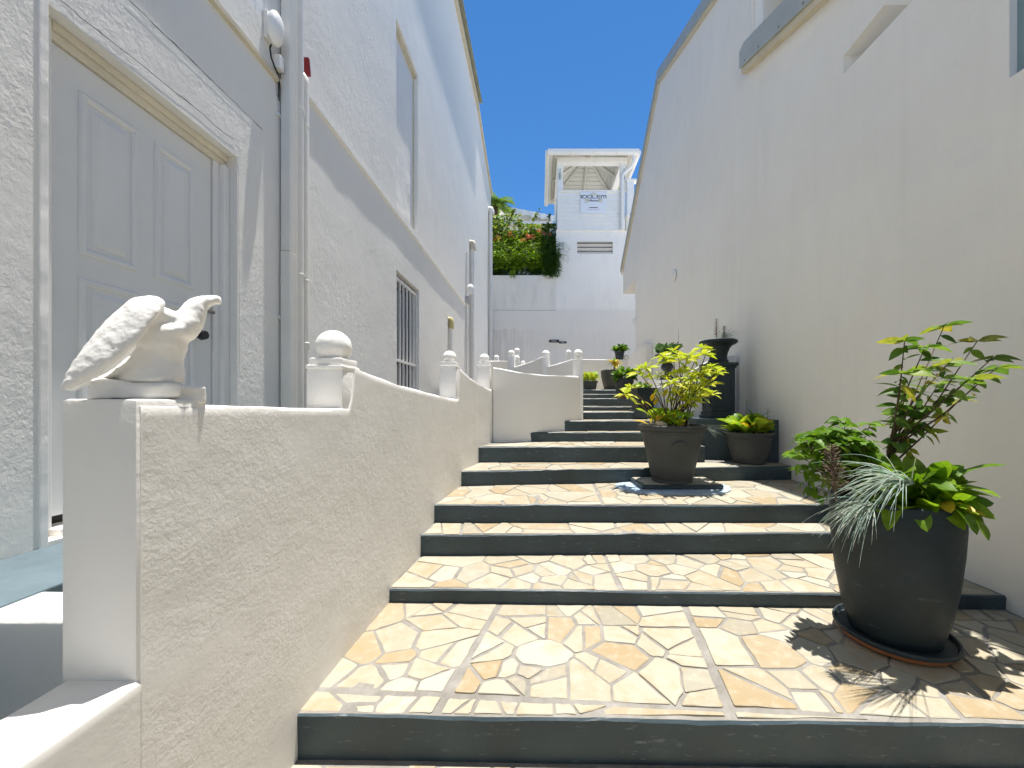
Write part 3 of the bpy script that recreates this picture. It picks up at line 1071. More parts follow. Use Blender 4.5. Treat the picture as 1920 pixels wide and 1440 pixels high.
bmesh.ops.recalc_face_normals(bm, faces=bm.faces[:])
mesh_obj("wall", bm, M['wall_l'], lb)
# string courses
for (ya, yb, z) in ((-1.0, 2.86, 2.325), (3.08, 9.95, 2.50)):
    bm = nb()
    n = 60
    pts = []
    for i in range(n + 1):
        y = ya + (yb - ya) * i / n
        pts.append(y)
    prev = None
    for y in pts:
        o = 0.026 + 0.004 * noise.noise(Vector((y * 3, z, 0)))
        zz = z + CZ + 0.006 * noise.noise(Vector((y * 1.5, z + 4, 0)))
        r = [bm.verts.new(c) for c in ((XL - 0.01, y, zz - 0.03), (XL + o, y, zz - 0.024), (XL + o, y, zz + 0.006), (XL + 0.002, y, zz + 0.03), (XL - 0.01, y, zz + 0.03))]
        if prev:
            for q in range(4):
                bm.faces.new((prev[q], prev[q + 1], r[q + 1], r[q]))
        prev = r
    mesh_obj("string_course", bm, M['beige'] if z < 2.4 else M['parapet'], lb, smooth=40)
# door
door = empty("door", (XL, 1.9, DZ0))
door.parent = lb; door.matrix_parent_inverse = Matrix.Translation(lb.location).inverted()
fx = XL - 0.085
bm = nb()
box(bm, (fx - 0.06, D0 + 0.06, DZ0 + 0.075), (fx, D1 - 0.095, DZ1 - 0.075))
mesh_obj("leaf", bm, M['door'], door)
yl, yr = D0 + 0.06, D1 - 0.095
wd = yr - yl
for (a, b, z0, z1) in ((0.14, 0.46, 1.10, 1.80), (0.56, 0.86, 1.10, 1.80), (0.14, 0.46, 0.22, 1.00), (0.56, 0.86, 0.22, 1.00)):
    bm = nb()
    y0, y1 = yl + wd * a, yl + wd * b
    za, zb = DZ0 + 0.075 + z0, DZ0 + 0.075 + z1
    m_ = 0.022
    # raised moulding ring and a raised field
    for (o0, o1, h0, h1) in ((0.0, 0.008, 0.0008, 0.009), (0.008, 0.022, 0.009, 0.009), (0.022, 0.034, 0.009, 0.0012)):
        for side in range(4):
            q0 = [(y0 + o0, za + o0), (y1 - o0, za + o0), (y1 - o0, zb - o0), (y0 + o0, zb - o0)]
            q1 = [(y0 + o1, za + o1), (y1 - o1, za + o1), (y1 - o1, zb - o1), (y0 + o1, zb - o1)]
            A, B = q0[side], q0[(side + 1) % 4]
            Cc, Dd = q1[(side + 1) % 4], q1[side]
            bm.faces.new([bm.verts.new((fx + h, p[0], p[1])) for p, h in ((A, h0), (B, h0), (Cc, h1), (Dd, h1))])
    o0, o1 = 0.050, 0.075
    q0 = [(y0 + o0, za + o0), (y1 - o0, za + o0), (y1 - o0, zb - o0), (y0 + o0, zb - o0)]
    q1 = [(y0 + o1, za + o1), (y1 - o1, za + o1), (y1 - o1, zb - o1), (y0 + o1, zb - o1)]
    v0 = [bm.verts.new((fx + 0.0008, *p)) for p in q0]
    v1 = [bm.verts.new((fx + 0.008, *p)) for p in q1]
    for side in range(4):
        bm.faces.new((v0[side], v0[(side + 1) % 4], v1[(side + 1) % 4], v1[side]))
    bm.faces.new(v1)
    bmesh.ops.recalc_face_normals(bm, faces=bm.faces[:])
    mesh_obj("panel", bm, M['door'], door)
bm = nb()
box(bm, (fx - 0.08, D0 + 0.001, DZ0 + 0.03), (fx + 0.028, D0 + 0.058, DZ1 - 0.002), bev=0.004)
box(bm, (fx - 0.08, D1 - 0.088, DZ0 + 0.03), (fx + 0.012, D1 - 0.048, DZ1 - 0.071), bev=0.004)
box(bm, (fx - 0.08, D1 - 0.047, DZ0 + 0.03), (fx + 0.040, D1 - 0.001, DZ1 - 0.071), bev=0.006)
mesh_obj("frame", bm, M['white_metal'], door)
bm = nb()
box(bm, (fx - 0.08, D0 + 0.06, DZ1 - 0.070), (fx + 0.014, D1 - 0.002, DZ1 - 0.034), bev=0.004)
box(bm, (fx - 0.08, D0 + 0.06, DZ1 - 0.033), (fx + 0.030, D1 - 0.002, DZ1 - 0.002), bev=0.005)
mesh_obj("head_frame", bm, M['cream'], door)
bm = nb()
box(bm, (fx - 0.10, D0 + 0.06, DZ0 + 0.001), (fx + 0.06, D1 - 0.002, DZ0 + 0.029), bev=0.004)
mesh_obj("threshold", bm, M['white_metal'], door)
bm = nb()
box(bm, (fx - 0.085, D0 + 0.06, DZ0 + 0.029), (fx - 0.062, D1 - 0.002, DZ1 - 0.04))
mesh_obj("dark_gap", bm, M['black'], door)
kz = CZ + (VY - 625) / F * 2.14
bm = nb()
tube(bm, [(fx, 2.19, kz), (fx + 0.03, 2.19, kz), (fx + 0.045, 2.19, kz), (fx + 0.07, 2.19, kz)], [0.022, 0.015, 0.030, 0.024], 14)
mesh_obj("knob", bm, M['black'], door, smooth=50)
bm = nb()
kz2 = CZ + (VY - 580) / F * 2.16
box(bm, (fx + 0.001, 2.165, kz2 - 0.02), (fx + 0.03, 2.215, kz2 + 0.022), bev=0.006)
box(bm, (fx + 0.012, 2.19, kz2 + 0.004), (fx + 0.034, 2.30, kz2 + 0.024), bev=0.006)
mesh_obj("hasp", bm, M['brass'], door, smooth=50)
# door surround edge: a thin raised plaster trim at the near side
bm = nb()
box(bm, (XL - 0.02, D0 - 0.030, DZ0 - 0.02), (XL + 0.008, D0 - 0.002, DZ1 + 0.6), bev=0.004)
mesh_obj("door_trim", bm, M['wall_r'], lb)
# blind window infill
bm = nb()
box(bm, (XL - 0.16, W0 - 0.02, 2.58 + CZ), (XL - 0.075, W1 - 0.03, 5.09 + CZ))
mesh_obj("window_infill", bm, M['wall_r'], lb)
bm = nb()
box(bm, (XL - 0.074, W1 - 0.085, 2.601 + CZ), (XL - 0.060, W1 - 0.062, 5.02 + CZ))
box(bm, (XL - 0.072, W0 + 0.002, 5.025 + CZ), (XL - 0.03, W1 - 0.063, 5.068 + CZ))
mesh_obj("window_trim", bm, M['beige'], lb)
# barred window
win = empty("window", (XL, (W0 + W1) / 2, 0.1 + CZ))
win.parent = lb; win.matrix_parent_inverse = Matrix.Translation(lb.location).inverted()
bm = nb()
box(bm, (XL - 0.15, W0 - 0.02, 0.08 + CZ), (XL - 0.135, W1 + 0.02, 1.78 + CZ))
mesh_obj("pane", bm, M['glass'], win)
bm = nb()
x0, x1 = XL - 0.07, XL - 0.035
box(bm, (x0, W0 + 0.004, 0.11 + CZ), (x1, W0 + 0.035, 1.70 + CZ))
box(bm, (x0, W1 - 0.035, 0.11 + CZ), (x1, W1 - 0.004, 1.70 + CZ))
box(bm, (x0 + 0.002, W0 + 0.036, 1.66 + CZ), (x1 - 0.002, W1 - 0.036, 1.70 + CZ))
box(bm, (x0 + 0.002, W0 + 0.036, 0.56 + CZ), (x1 - 0.002, W1 - 0.036, 0.595 + CZ))
box(bm, (x0 + 0.002, W0 + 0.036, 0.115 + CZ), (x1 - 0.002, W1 - 0.036, 0.15 + CZ))
mesh_obj("grille_frame", bm, M['white_metal'], win)
nbar = 6
for i in range(nbar):
    y = W0 + 0.05 + (W1 - W0 - 0.10) * (i + 0.5) / nbar
    bm = nb()
    box(bm, (x0 + 0.006, y - 0.011, 0.151 + CZ), (x1 - 0.006, y + 0.011, 0.559 + CZ))
    box(bm, (x0 + 0.006, y - 0.011, 0.596 + CZ), (x1 - 0.006, y + 0.011, 1.659 + CZ))
    mesh_obj("bar", bm, M['white_metal'], win)
# upper window by the siren
bm = nb()
box(bm, (XL - 0.13, 1.28, 2.58 + CZ), (XL - 0.115, 2.66, 4.22 + CZ))
mesh_obj("window_pane", bm, M['glass'], lb)
bm = nb()
box(bm, (XL - 0.08, 2.56, 2.602 + CZ), (XL - 0.005, 2.638, 4.2 + CZ), bev=0.006)
box(bm, (XL - 0.08, 1.4, 2.602 + CZ), (XL - 0.005, 2.559, 2.66 + CZ), bev=0.006)
mesh_obj("window_frame", bm, M['white_metal'], lb)
# eave: corrugated sheet edge, fascia
bm = nb()
n = 240
prev = None
for i in range(n + 1):
    y = -4.0 + 15.6 * i / n
    z = 9.02 + CZ + 0.018 * math.sin(y * 2 * math.pi / 0.13)
    r = [bm.verts.new((XL - 3.0, y, z + 0.8)), bm.verts.new((XL + 0.17, y, z)), bm.verts.new((XL + 0.17, y, z - 0.01)), bm.verts.new((XL - 3.0, y, z + 0.78))]
    if prev:
        for q in range(3):
            bm.faces.new((prev[q], prev[q + 1], r[q + 1], r[q]))
    prev = r
mesh_obj("roof_sheet", bm, M['roof_sheet'], lb, smooth=60)
bm = nb()
box(bm, (XL + 0.002, -4, 8.86 + CZ), (XL + 0.07, 11.6, 8.985 + CZ))
mesh_obj("fascia", bm, M['beige'], lb)
bm = nb()
q = [(11.62, 8.86), (14.95, 8.05), (14.95, 8.17), (11.62, 8.985)]
vv = [bm.verts.new((x, a, b + CZ)) for x in (XL + 0.002, XL + 0.06) for a, b in q]
for f in ((0, 1, 2, 3), (7, 6, 5, 4), (0, 4, 5, 1), (1, 5, 6, 2), (2, 6, 7, 3), (3, 7, 4, 0)):
    bm.faces.new([vv[i] for i in f])
mesh_obj("verge_trim", bm, M['beige'], lb)
# cracks in the render
def crack(p0, p1, seed, w=0.0022):
    r = random.Random(seed)
    bm = nb()
    n = 46
    a = None
    for i in range(n + 1):
        t = i / n
        y = p0[0] + (p1[0] - p0[0]) * t
        z = p0[1] + (p1[1] - p0[1]) * t + 0.006 * noise.noise(Vector((t * 17, seed, 0))) + 0.012 * noise.noise(Vector((t * 4, seed, 2)))
        ww = w * (0.35 + 1.3 * abs(noise.noise(Vector((t * 9, seed, 5))))) * (1 if 0 < i < n else 0.1)
        b = (bm.verts.new((XL + 0.0025, y, z - ww)), bm.verts.new((XL + 0.0035, y, z + ww)))
        if a: bm.faces.new((a[0], b[0], b[1], a[1]))
        a = b
    mesh_obj("crack", bm, M['crack'], lb)
crack((1.51, 1.585 + CZ), (2.38, 1.625 + CZ), 1)
crack((1.75, 1.85 + CZ), (2.62, 1.86 + CZ), 2)
crack((2.405, 1.54 + CZ), (2.415, 0.2 + CZ), 3, 0.0016)

# ---- pipes and fittings on the left wall
def clip_part(parent, y, z, r=0.03, x=None):
    bm = nb()
    xx = x if x is not None else XL
    lathe(bm, [(r, -0.009), (r + 0.004, -0.006), (r + 0.004, 0.006), (r, 0.009)], (xx, y, z), 16)
    box(bm, (XL - 0.004, y - 0.008, z - 0.008), (xx, y + 0.008, z + 0.008))
    mesh_obj("clip", bm, M['white_metal'], parent, smooth=40)

p = empty("downpipe", (XL, 2.86, 0.7), "square ribbed white downpipe beside the siren and two round pipes", "pipe")
bm = nb()
yc, hw = 2.825, 0.046
prof = []
for i in range(4):
    pass
box(bm, (XL + 0.012, yc - hw, 0.72), (XL + 0.084, yc + hw, 1.10 + CZ), bev=0.006)
box(bm, (XL + 0.014, yc - hw + 0.002, 1.103 + CZ), (XL + 0.082, yc + hw - 0.002, 9.0 + CZ), bev=0.006)
for j in range(5):
    y = yc - hw + 0.012 + j * 0.017
    box(bm, (XL + 0.0835, y, 0.73), (XL + 0.0865, y + 0.006, 1.095 + CZ))
    box(bm, (XL + 0.0815, y, 1.108 + CZ), (XL + 0.0845, y + 0.006, 8.95 + CZ))
mesh_obj("pipe_run", bm, M['pvc'], p)
for z in (0.62, 2.08, 3.9):
    bm = nb()
    box(bm, (XL + 0.001, yc - hw - 0.022, z + CZ - 0.012), (XL + 0.012, yc + hw + 0.004, z + CZ + 0.012))
    mesh_obj("bracket", bm, M['white_metal'], p)
p = empty("round_pipe", (XL, 2.965, 0.7), "tall round white pipe between the square downpipe and the elbowed pipe", "pipe")
bm = nb()
tube(bm, [(XL + 0.045, 2.945, 0.72), (XL + 0.045, 2.945, 9.0 + CZ)], 0.031, 16)
mesh_obj("pipe_run", bm, M['pvc'], p, smooth=60)
for z in (0.98, 2.25, 4.2):
    clip_part(p, 2.945, z + CZ, 0.032, XL + 0.045)
p = empty("round_pipe", (XL, 3.05, 0.7), "shorter round pipe with elbow into the stucco below the red tab", "pipe")
bm = nb()
yy = 3.035
tube(bm, [(XL + 0.038, yy, 0.72), (XL + 0.038, yy, 2.52 + CZ), (XL + 0.034, yy, 2.56 + CZ), (XL + 0.015, yy, 2.59 + CZ), (XL - 0.03, yy, 2.60 + CZ)], 0.026, 14)
mesh_obj("pipe_run", bm, M['pvc'], p, smooth=60)
for z in (0.96, 2.18):
    clip_part(p, yy, z + CZ, 0.027, XL + 0.038)
bm = nb()
lathe(bm, [(0.026, 0), (0.034, 0.004), (0.034, 0.05), (0.026, 0.055)], (XL + 0.038, yy, 0.42 + CZ), 16)
mesh_obj("collar", bm, M['pvc'], p, smooth=40)
bm = nb()
box(bm, (XL + 0.001, 3.06, 2.62 + CZ), (XL + 0.05, 3.085, 2.75 + CZ), bev=0.006, rot=Matrix.Rotation(0.15, 3, 'X'))
mesh_obj("red_tab", bm, M['red'], label="small dark red plastic tab on the wall beside the round pipe", cat="fitting")
# siren
p = empty("siren", (XL, 2.68, 2.55 + CZ), "white oval alarm siren on the stucco beside the square downpipe", "siren")
bm = nb()
bmesh.ops.create_icosphere(bm, subdivisions=3, radius=1)
for v in bm.verts:
    v.co = Vector((v.co.x * 0.048 + XL + 0.06, v.co.y * 0.062 + 2.66, v.co.z * 0.118 + 2.59 + CZ))
mesh_obj("housing", bm, M['white_metal'], p, smooth=True)
bm = nb()
box(bm, (XL + 0.0005, 2.62, 2.50 + CZ), (XL + 0.03, 2.70, 2.69 + CZ), bev=0.01)
mesh_obj("back_plate", bm, M['pvc'], p, smooth=40)
bm = nb()
box(bm, (XL + 0.001, 2.715, 2.33 + CZ + 0.04), (XL + 0.055, 2.765, 2.47 + CZ), bev=0.012)
mesh_obj("junction_box", bm, M['white_metal'], label="small white junction box under the oval siren with black leads", cat="box")
bm = nb()
tube(bm, [(XL + 0.03, 2.66, 2.48 + CZ), (XL + 0.035, 2.64, 2.44 + CZ), (XL + 0.03, 2.66, 2.39 + CZ), (XL + 0.03, 2.70, 2.35 + CZ), (XL + 0.025, 2.74, 2.34 + CZ), (XL + 0.02, 2.76, 2.29 + CZ), (XL + 0.01, 2.765, 2.2 + CZ)], 0.0055, 8)
tube(bm, [(XL + 0.02, 2.715, 2.37 + CZ), (XL + 0.018, 2.75, 2.32 + CZ), (XL + 0.01, 2.77, 2.18 + CZ)], 0.004, 8)
mesh_obj("cable", bm, M['black'], label="loose black cable looping from the oval siren to the downpipe", cat="cable", smooth=60)
# further conduits
def conduit(px, ytop, ybot, r, label, capm=None, curve=True):
    d = LD(px)
    zt = CZ + (VY - ytop) / F * d
    zb = CZ + (VY - ybot) / F * d
    p = empty("conduit", (XL, d, zb), label, "pipe")
    bm = nb()
    tube(bm, [(XL + r + 0.008, d, zb), (XL + r + 0.008, d, zt - 0.05)], r, 12)
    mesh_obj("pipe_run", bm, M['pvc'], p, smooth=60)
    if capm:
        bm = nb()
        rr = r * 1.5
        tube(bm, [(XL + rr + 0.006, d, zt - 0.20), (XL + rr + 0.006, d, zt - 0.06), (XL + rr, d, zt - 0.015), (XL - 0.02, d, zt)], [rr, rr, rr, rr * 0.9], 14)
        mesh_obj("elbow_cap", bm, capm, p, smooth=60)
    return p, d
conduit(841, 598, 720, 0.035, "short grey conduit with yellowed plastic elbow cap beyond the barred window", M['yellowed'])
p, d = conduit(881, 455, 745, 0.055, "tall white conduit rising past the string course to a cream elbow", M['beige'])
clip_part(p, d, CZ + (VY - 640) / F * d, 0.056, XL + 0.063)
p, d = conduit(873, 470, 700, 0.02, "thin white conduit running beside the tall cream-elbowed conduit")
p, d = conduit(916, 392, 745, 0.07, "corner downpipe at the far end of the stucco building", M['pvc'])
for yy in (410, 478, 545, 626):
    clip_part(p, d, CZ + (VY - yy) / F * d, 0.072, XL + 0.078)
d = LD(877)
bm = nb()
lathe(bm, [(0.02, -0.12), (0.07, -0.10), (0.085, 0.02), (0.07, 0.10), (0.03, 0.13)], (XL + 0.11, d - 0.2, CZ + (VY - 547) / F * d), 16)
box(bm, (XL - 0.01, d - 0.22, CZ + (VY - 547) / F * d - 0.02), (XL + 0.10, d - 0.18, CZ + (VY - 547) / F * d + 0.02))
mesh_obj("wall_lamp", bm, M['white_metal'], label="small white globe wall lamp above the grey box on the far conduit", cat="lamp", smooth=50)
bm = nb()
zz = CZ + (VY - 568) / F * d
box(bm, (XL + 0.001, d - 0.34, zz - 0.10), (XL + 0.10, d - 0.20, zz + 0.10), bev=0.01)
box(bm, (XL + 0.02, d - 0.345, zz - 0.05), (XL + 0.08, d - 0.339, zz + 0.04))
mesh_obj("switch_box", bm, M['louvre'], label="small grey switch box on the wall under the globe lamp", cat="box")

# ------------------------------------------------------------------ right building
def RD(px):                    # distance on the right wall
    return 2.544 / ((px - VX) / F + 0.012)
def RZ(px, py):
    return CZ + (VY - py) / F * RD(px)
rb = empty("gabled_building", (2.5, 5, 0), "white rendered building with sloping parapet and blank wall above the planters", "building")
apex = (7.80, 6.55 + CZ)
nr0, nz0 = -4.0, 6.55 + CZ - 0.362 * 11.8
outer = [(-4.0, -0.05), (9.75, -0.05), (9.75, 3.14 + CZ), (11.1, 3.14 + CZ), (11.1, 3.80 + CZ), apex, (-4.0, nz0)]
def sl(y, base):               # line parallel with the roof pitch
    return base + 0.362 * (y - 4.58)
oz = 3.95 + CZ
holes = [
    [(2.9, sl(2.9, oz) + 0.02), (4.52, sl(4.52, oz) + 0.02), (4.52, sl(4.52, oz) + 0.95), (2.9, sl(2.9, oz) + 0.95)],
    [(1.2, 2.71 + CZ), (3.17, 2.71 + CZ), (3.17, 2.86 + CZ), (2.80, 2.90 + CZ), (2.78, 3.18 + CZ), (1.2, 2.60 + CZ + 0.30)],
    [(0.9, 1.74 + CZ), (2.06, 1.74 + CZ), (2.06, 2.45 + CZ), (0.9, 2.45 + CZ)],
]
bm = nb()
ring = planar(bm, outer, holes, lambda u, v: Vector((XR(u), u, v)), Vector((1, 0, 0)), [0.55, 0.22, 0.06])
far = [bm.verts.new(v.co + Vector((6, 0, 0))) for v in ring]
for i in range(len(ring)):
    bm.faces.new((ring[i], far[i], far[(i + 1) % len(ring)], ring[(i + 1) % len(ring)]))
bm.faces.new(far)
bmesh.ops.recalc_face_normals(bm, faces=bm.faces[:])
mesh_obj("wall", bm, M['wall_r'], rb)
def xz_slab(name, mat, pts, x0, x1, parent=None, ref=None):
    """slab whose outline is given in (y, z), between two x offsets from the wall face"""
    bm = nb()
    vs = [[bm.verts.new(((XR(y) if ref is None else ref) + o, y, z)) for (y, z) in pts] for o in (x0, x1)]
    n = len(pts)
    bm.faces.new(vs[0]); bm.faces.new(list(reversed(vs[1])))
    for i in range(n):
        bm.faces.new((vs[0][i], vs[0][(i + 1) % n], vs[1][(i + 1) % n], vs[1][i]))
    bmesh.ops.recalc_face_normals(bm, faces=bm.faces[:])
    return mesh_obj(name, bm, mat, parent or rb)
# roof edge capping and cream trim
xz_slab("roof_capping", M['capping'], [(7.86, apex[1] + 0.02), (-4, nz0 + 0.02), (-4, nz0 + 0.22), (7.86, apex[1] + 0.22)], -0.06, 0.3)
xz_slab("roof_trim", M['beige'], [(7.80, apex[1] - 0.05), (-4, nz0 - 0.05), (-4, nz0 + 0.018), (7.80, apex[1] + 0.018)], -0.045, -0.002)
xz_slab("roof_capping", M['capping'], [(7.88, apex[1] + 0.06), (7.88, apex[1] + 0.2), (11.25, 3.95 + CZ), (11.25, 3.83 + CZ)], -0.05, 0.3)
xz_slab("roof_trim", M['beige'], [(7.82, apex[1] - 0.05), (7.82, apex[1] + 0.05), (11.2, 3.82 + CZ), (11.2, 3.73 + CZ)], -0.04, -0.002)
# opening with capped sill
y0, y1 = 2.75, 4.60
sill = xz_slab("window_sill", M['capping'], [(y0, sl(y0, oz) + 0.045), (y1, sl(y1, oz) + 0.045), (y1, sl(y1, oz) + 0.24), (y1 - 0.1, sl(y1, oz) + 0.27), (y0, sl(y0, oz) + 0.30)], -0.10, -0.002)
xz_slab("sill_trim", M['beige'], [(y0, sl(y0, oz) - 0.02), (y1, sl(y1, oz) - 0.02), (y1, sl(y1, oz) + 0.043), (y0, sl(y0, oz) + 0.043)], -0.075, -0.002)
for y in (4.48, 4.2, 3.85, 3.5, 3.2):
    bm = nb()
    z = sl(y, oz) + 0.085
    lathe(bm, [(0.010, -0.002), (0.010, 0.002), (0.005, 0.005)], (0, 0, 0), 8)
    bmesh.ops.rotate(bm, verts=bm.verts[:], cent=(0, 0, 0), matrix=Matrix.Rotation(-math.pi / 2, 3, 'Y'))
    bmesh.ops.translate(bm, verts=bm.verts[:], vec=(XR(y) - 0.103, y, z))
    mesh_obj("screw", bm, M['brass'], sill)
bm = nb()
box(bm, (XR(4) + 0.03, 4.34, sl(4.4, oz)), (XR(4) + 0.30, 4.515, sl(4.4, oz) + 1.0))
mesh_obj("column", bm, M['white_wood'], rb)
bm = nb()
for i in range(12):
    z = sl(4.2, oz) + i * 0.075 - 0.1
    box(bm, (XR(4) + 0.45, 4.06, z), (XR(4) + 0.48, 4.36, z + 0.06))
mesh_obj("louvre", bm, M['soffit'], rb)
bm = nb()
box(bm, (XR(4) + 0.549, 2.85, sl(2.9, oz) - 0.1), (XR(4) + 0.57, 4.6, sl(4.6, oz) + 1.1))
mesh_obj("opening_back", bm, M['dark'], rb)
bm = nb()
box(bm, (XR(2) + 0.20, 1.1, 2.65 + CZ), (XR(2) + 0.24, 3.3, 3.3 + CZ))
mesh_obj("recess_back", bm, M['wall_r'], rb)
bm = nb()
box(bm, (XR(1.5) + 0.035, 0.88, 1.72 + CZ), (XR(1.5) + 0.07, 2.08, 2.47 + CZ))
mesh_obj("shutter", bm, M['teal'], rb)
# return wall inside the far notch
bm = nb()
box(bm, (XR(9.7) + 0.35, 9.7, 0.0), (XR(9.7) + 0.5, 11.1, 3.14 + CZ))
mesh_obj("return_wall", bm, M['wall_r'], rb)
# vent cap and hook
d = RD(1265)
bm = nb()
lathe(bm, [(0.10, 0.0), (0.115, 0.012), (0.115, 0.022), (0.095, 0.035), (0.02, 0.040)], (0, 0, 0), 28)
bmesh.ops.rotate(bm, verts=bm.verts[:], cent=(0, 0, 0), matrix=Matrix.Rotation(-math.pi / 2, 3, 'Y'))
bmesh.ops.translate(bm, verts=bm.verts[:], vec=(XR(d), d, RZ(1265, 517)))
mesh_obj("vent_cap", bm, M['white_metal'], label="round white vent cap on the blank rendered wall", cat="vent", smooth=40)
bm = nb()
d = 9.6
z0 = CZ + (VY - 601) / F * d
tube(bm, [(XR(d) - 0.02, d, z0 + 0.05), (XR(d) - 0.06, d, z0 + 0.06), (XR(d) - 0.10, d, z0 + 0.02), (XR(d) - 0.09, d, z0 - 0.04), (XR(d) - 0.03, d, z0 - 0.06)], 0.018, 10)
mesh_obj("wall_hook", bm, M['white_metal'], label="curled white hook at the far corner of the rendered wall", cat="hook", smooth=60)
# sloping plinth along the wall at the top landing
bm = nb()
q = [(8.3, 0.2), (10.4, 0.2), (10.4, 1.17 + CZ), (8.62, 1.28 + CZ), (8.3, 1.27 + CZ)]
vs = [[bm.verts.new((XR(y) + o, y, z)) for (y, z) in q] for o in (-0.14, -0.002)]
bm.faces.new(vs[0]); bm.faces.new(list(reversed(vs[1])))
for i in range(5):
    bm.faces.new((vs[0][i], vs[0][(i + 1) % 5], vs[1][(i + 1) % 5], vs[1][i]))
bmesh.ops.recalc_face_normals(bm, faces=bm.faces[:])
bmesh.ops.bevel(bm, geom=bm.edges[:], offset=0.01, segments=2, affect='EDGES')
mesh_obj("wall_plinth", bm, M['wall_r'], rb, smooth=50)

# unseen slab added behind the viewpoint to cut skylight on the nearest surfaces
bm = nb()
box(bm, (XL + 0.01, -7.0, 3.05), (2.50, -0.25, 3.35), bev=0.01)
mesh_obj("added_sky_blocker", bm, M['wall_r'], kind="structure")

# sloping white stringer wall and shelf by the urn
bm = nb()
ribbon(bm, [(1.50, 5.22), (1.72, 5.0), (2.02, 4.82), (2.44, 4.78)], pl((0, 0.16), (0.5, 0.40), (0.75, 0.56), (1, 0.60)), -0.5, 0.12, seed=21.0)
mesh_obj("sloping_wall", bm, M['parapet'], smooth=60, label="short sloping white wall rising behind the yellow-green potted shrub", cat="wall")
sh = empty("shelf_block", (1.8, 5.5, 1.4), "white masonry shelf with open niche under the dark baluster urn", "shelf")
bm = nb()
zt = 0.315 + CZ
rough_box(bm, (1.55, 5.28, zt - 0.05), (2.42, 5.75, zt), 0.008, 0.003, 4.0)
mesh_obj("top", bm, M['post'], sh, smooth=50)
bm = nb()
rough_box(bm, (1.56, 5.30, 1.2), (1.66, 5.74, zt - 0.051), 0.008, 0.003, 5.0)
mesh_obj("side", bm, M['post'], sh, smooth=50)
bm = nb()
rough_box(bm, (2.28, 5.30, 1.2), (2.41, 5.74, zt - 0.051), 0.008, 0.003, 5.5)
mesh_obj("side", bm, M['post'], sh, smooth=50)
bm = nb()
box(bm, (1.665, 5.62, 1.2), (2.275, 5.70, zt - 0.052))
mesh_obj("niche_back", bm, M['louvre'], sh)

# raised blue-grey block by the wall
bm = nb()
prism(bm, [(1.745, 4.27), (2.20, 4.16), (2.50, 4.00), (2.50, 5.2), (1.745, 5.2)], 0.4, -0.18 + CZ)
bmesh.ops.bevel(bm, geom=bm.edges[:], offset=0.008, segments=2, affect='EDGES')
mesh_obj("raised_block", bm, M['riser'], smooth=40, label="blue-grey painted raised block carrying the panelled pedestal", cat="block")
# slab under the box planter
bm = nb()
box(bm, (1.22, 4.92, -0.20 + CZ), (1.60, 5.25, -0.092 + CZ), bev=0.006)
mesh_obj("slab", bm, M['riser'], label="small slate slab beside the upper steps under the tall box planter", cat="slab")

# ------------------------------------------------------------------ back wall, tower with gazebo
BD = 14.5
def BX(px, d=BD): return (px - VX) / F * d
def BZ(py, d=BD): return CZ + (VY - py) / F * d
bm = nb()
box(bm, (XL + 0.003, BD, 3.48 + CZ), (BX(1043) - 0.001, BD + 0.3, BZ(516)), bev=0.01)
rw = mesh_obj("retaining_wall", bm, M['back'], label="grey-white retaining wall holding up the flowering hedge", cat="wall")
bm = nb()
box(bm, (XL + 0.003, BD - 0.03, 0.0), (6.5, BD + 0.28, 3.468 + CZ))
mesh_obj("base_course", bm, M['backlow'], rw)
bm = nb()
box(bm, (XL + 0.003, BD + 0.301, 3.0 + CZ), (BX(1043) + 3, BD + 4, BZ(516) - 0.12))
mesh_obj("planting_bed", bm, M['soil'], rw)

tw = empty("gazebo_tower", (2.0, BD + 1.3, 5), "white tower with clapboard gazebo, hipped roof and shop sign above the alley", "tower")
tx0, tx1 = BX(1043), 5.2
vz0, vz1 = BZ(476), BZ(453)
vx0, vx1 = BX(1082), BX(1149)
bm = nb()
ring = planar(bm, [(tx0, 3.47 + CZ), (tx1, 3.47 + CZ), (tx1, BZ(433)), (tx0, BZ(433))], [[(vx0, vz0), (vx1, vz0), (vx1, vz1), (vx0, vz1)]], lambda u, v: Vector((u, BD - 0.004, v)), Vector((0, 1, 0)), [0.25])
far = [bm.verts.new(v.co + Vector((0, 3, 0))) for v in ring]
for i in range(4):
    bm.faces.new((ring[i], far[i], far[(i + 1) % 4], ring[(i + 1) % 4]))
bmesh.ops.recalc_face_normals(bm, faces=bm.faces[:])
mesh_obj("wall", bm, M['tower'], tw)
vent = empty("vent", ((vx0 + vx1) / 2, BD, vz0))
vent.parent = tw; vent.matrix_parent_inverse = Matrix.Translation(tw.location).inverted()
bm = nb()
box(bm, (vx0 - 0.05, BD + 0.2, vz0 - 0.05), (vx1 + 0.05, BD + 0.23, vz1 + 0.05))
mesh_obj("vent_back", bm, M['black'], vent)
for i in range(3):
    z = vz0 + 0.03 + i * 0.155
    bm = nb()
    box(bm, (vx0 + 0.005, BD + 0.03, z), (vx1 - 0.005, BD + 0.17, z + 0.02), rot=Matrix.Rotation(-0.5, 3, 'X'))
    mesh_obj("slat", bm, M['white_metal'], vent)
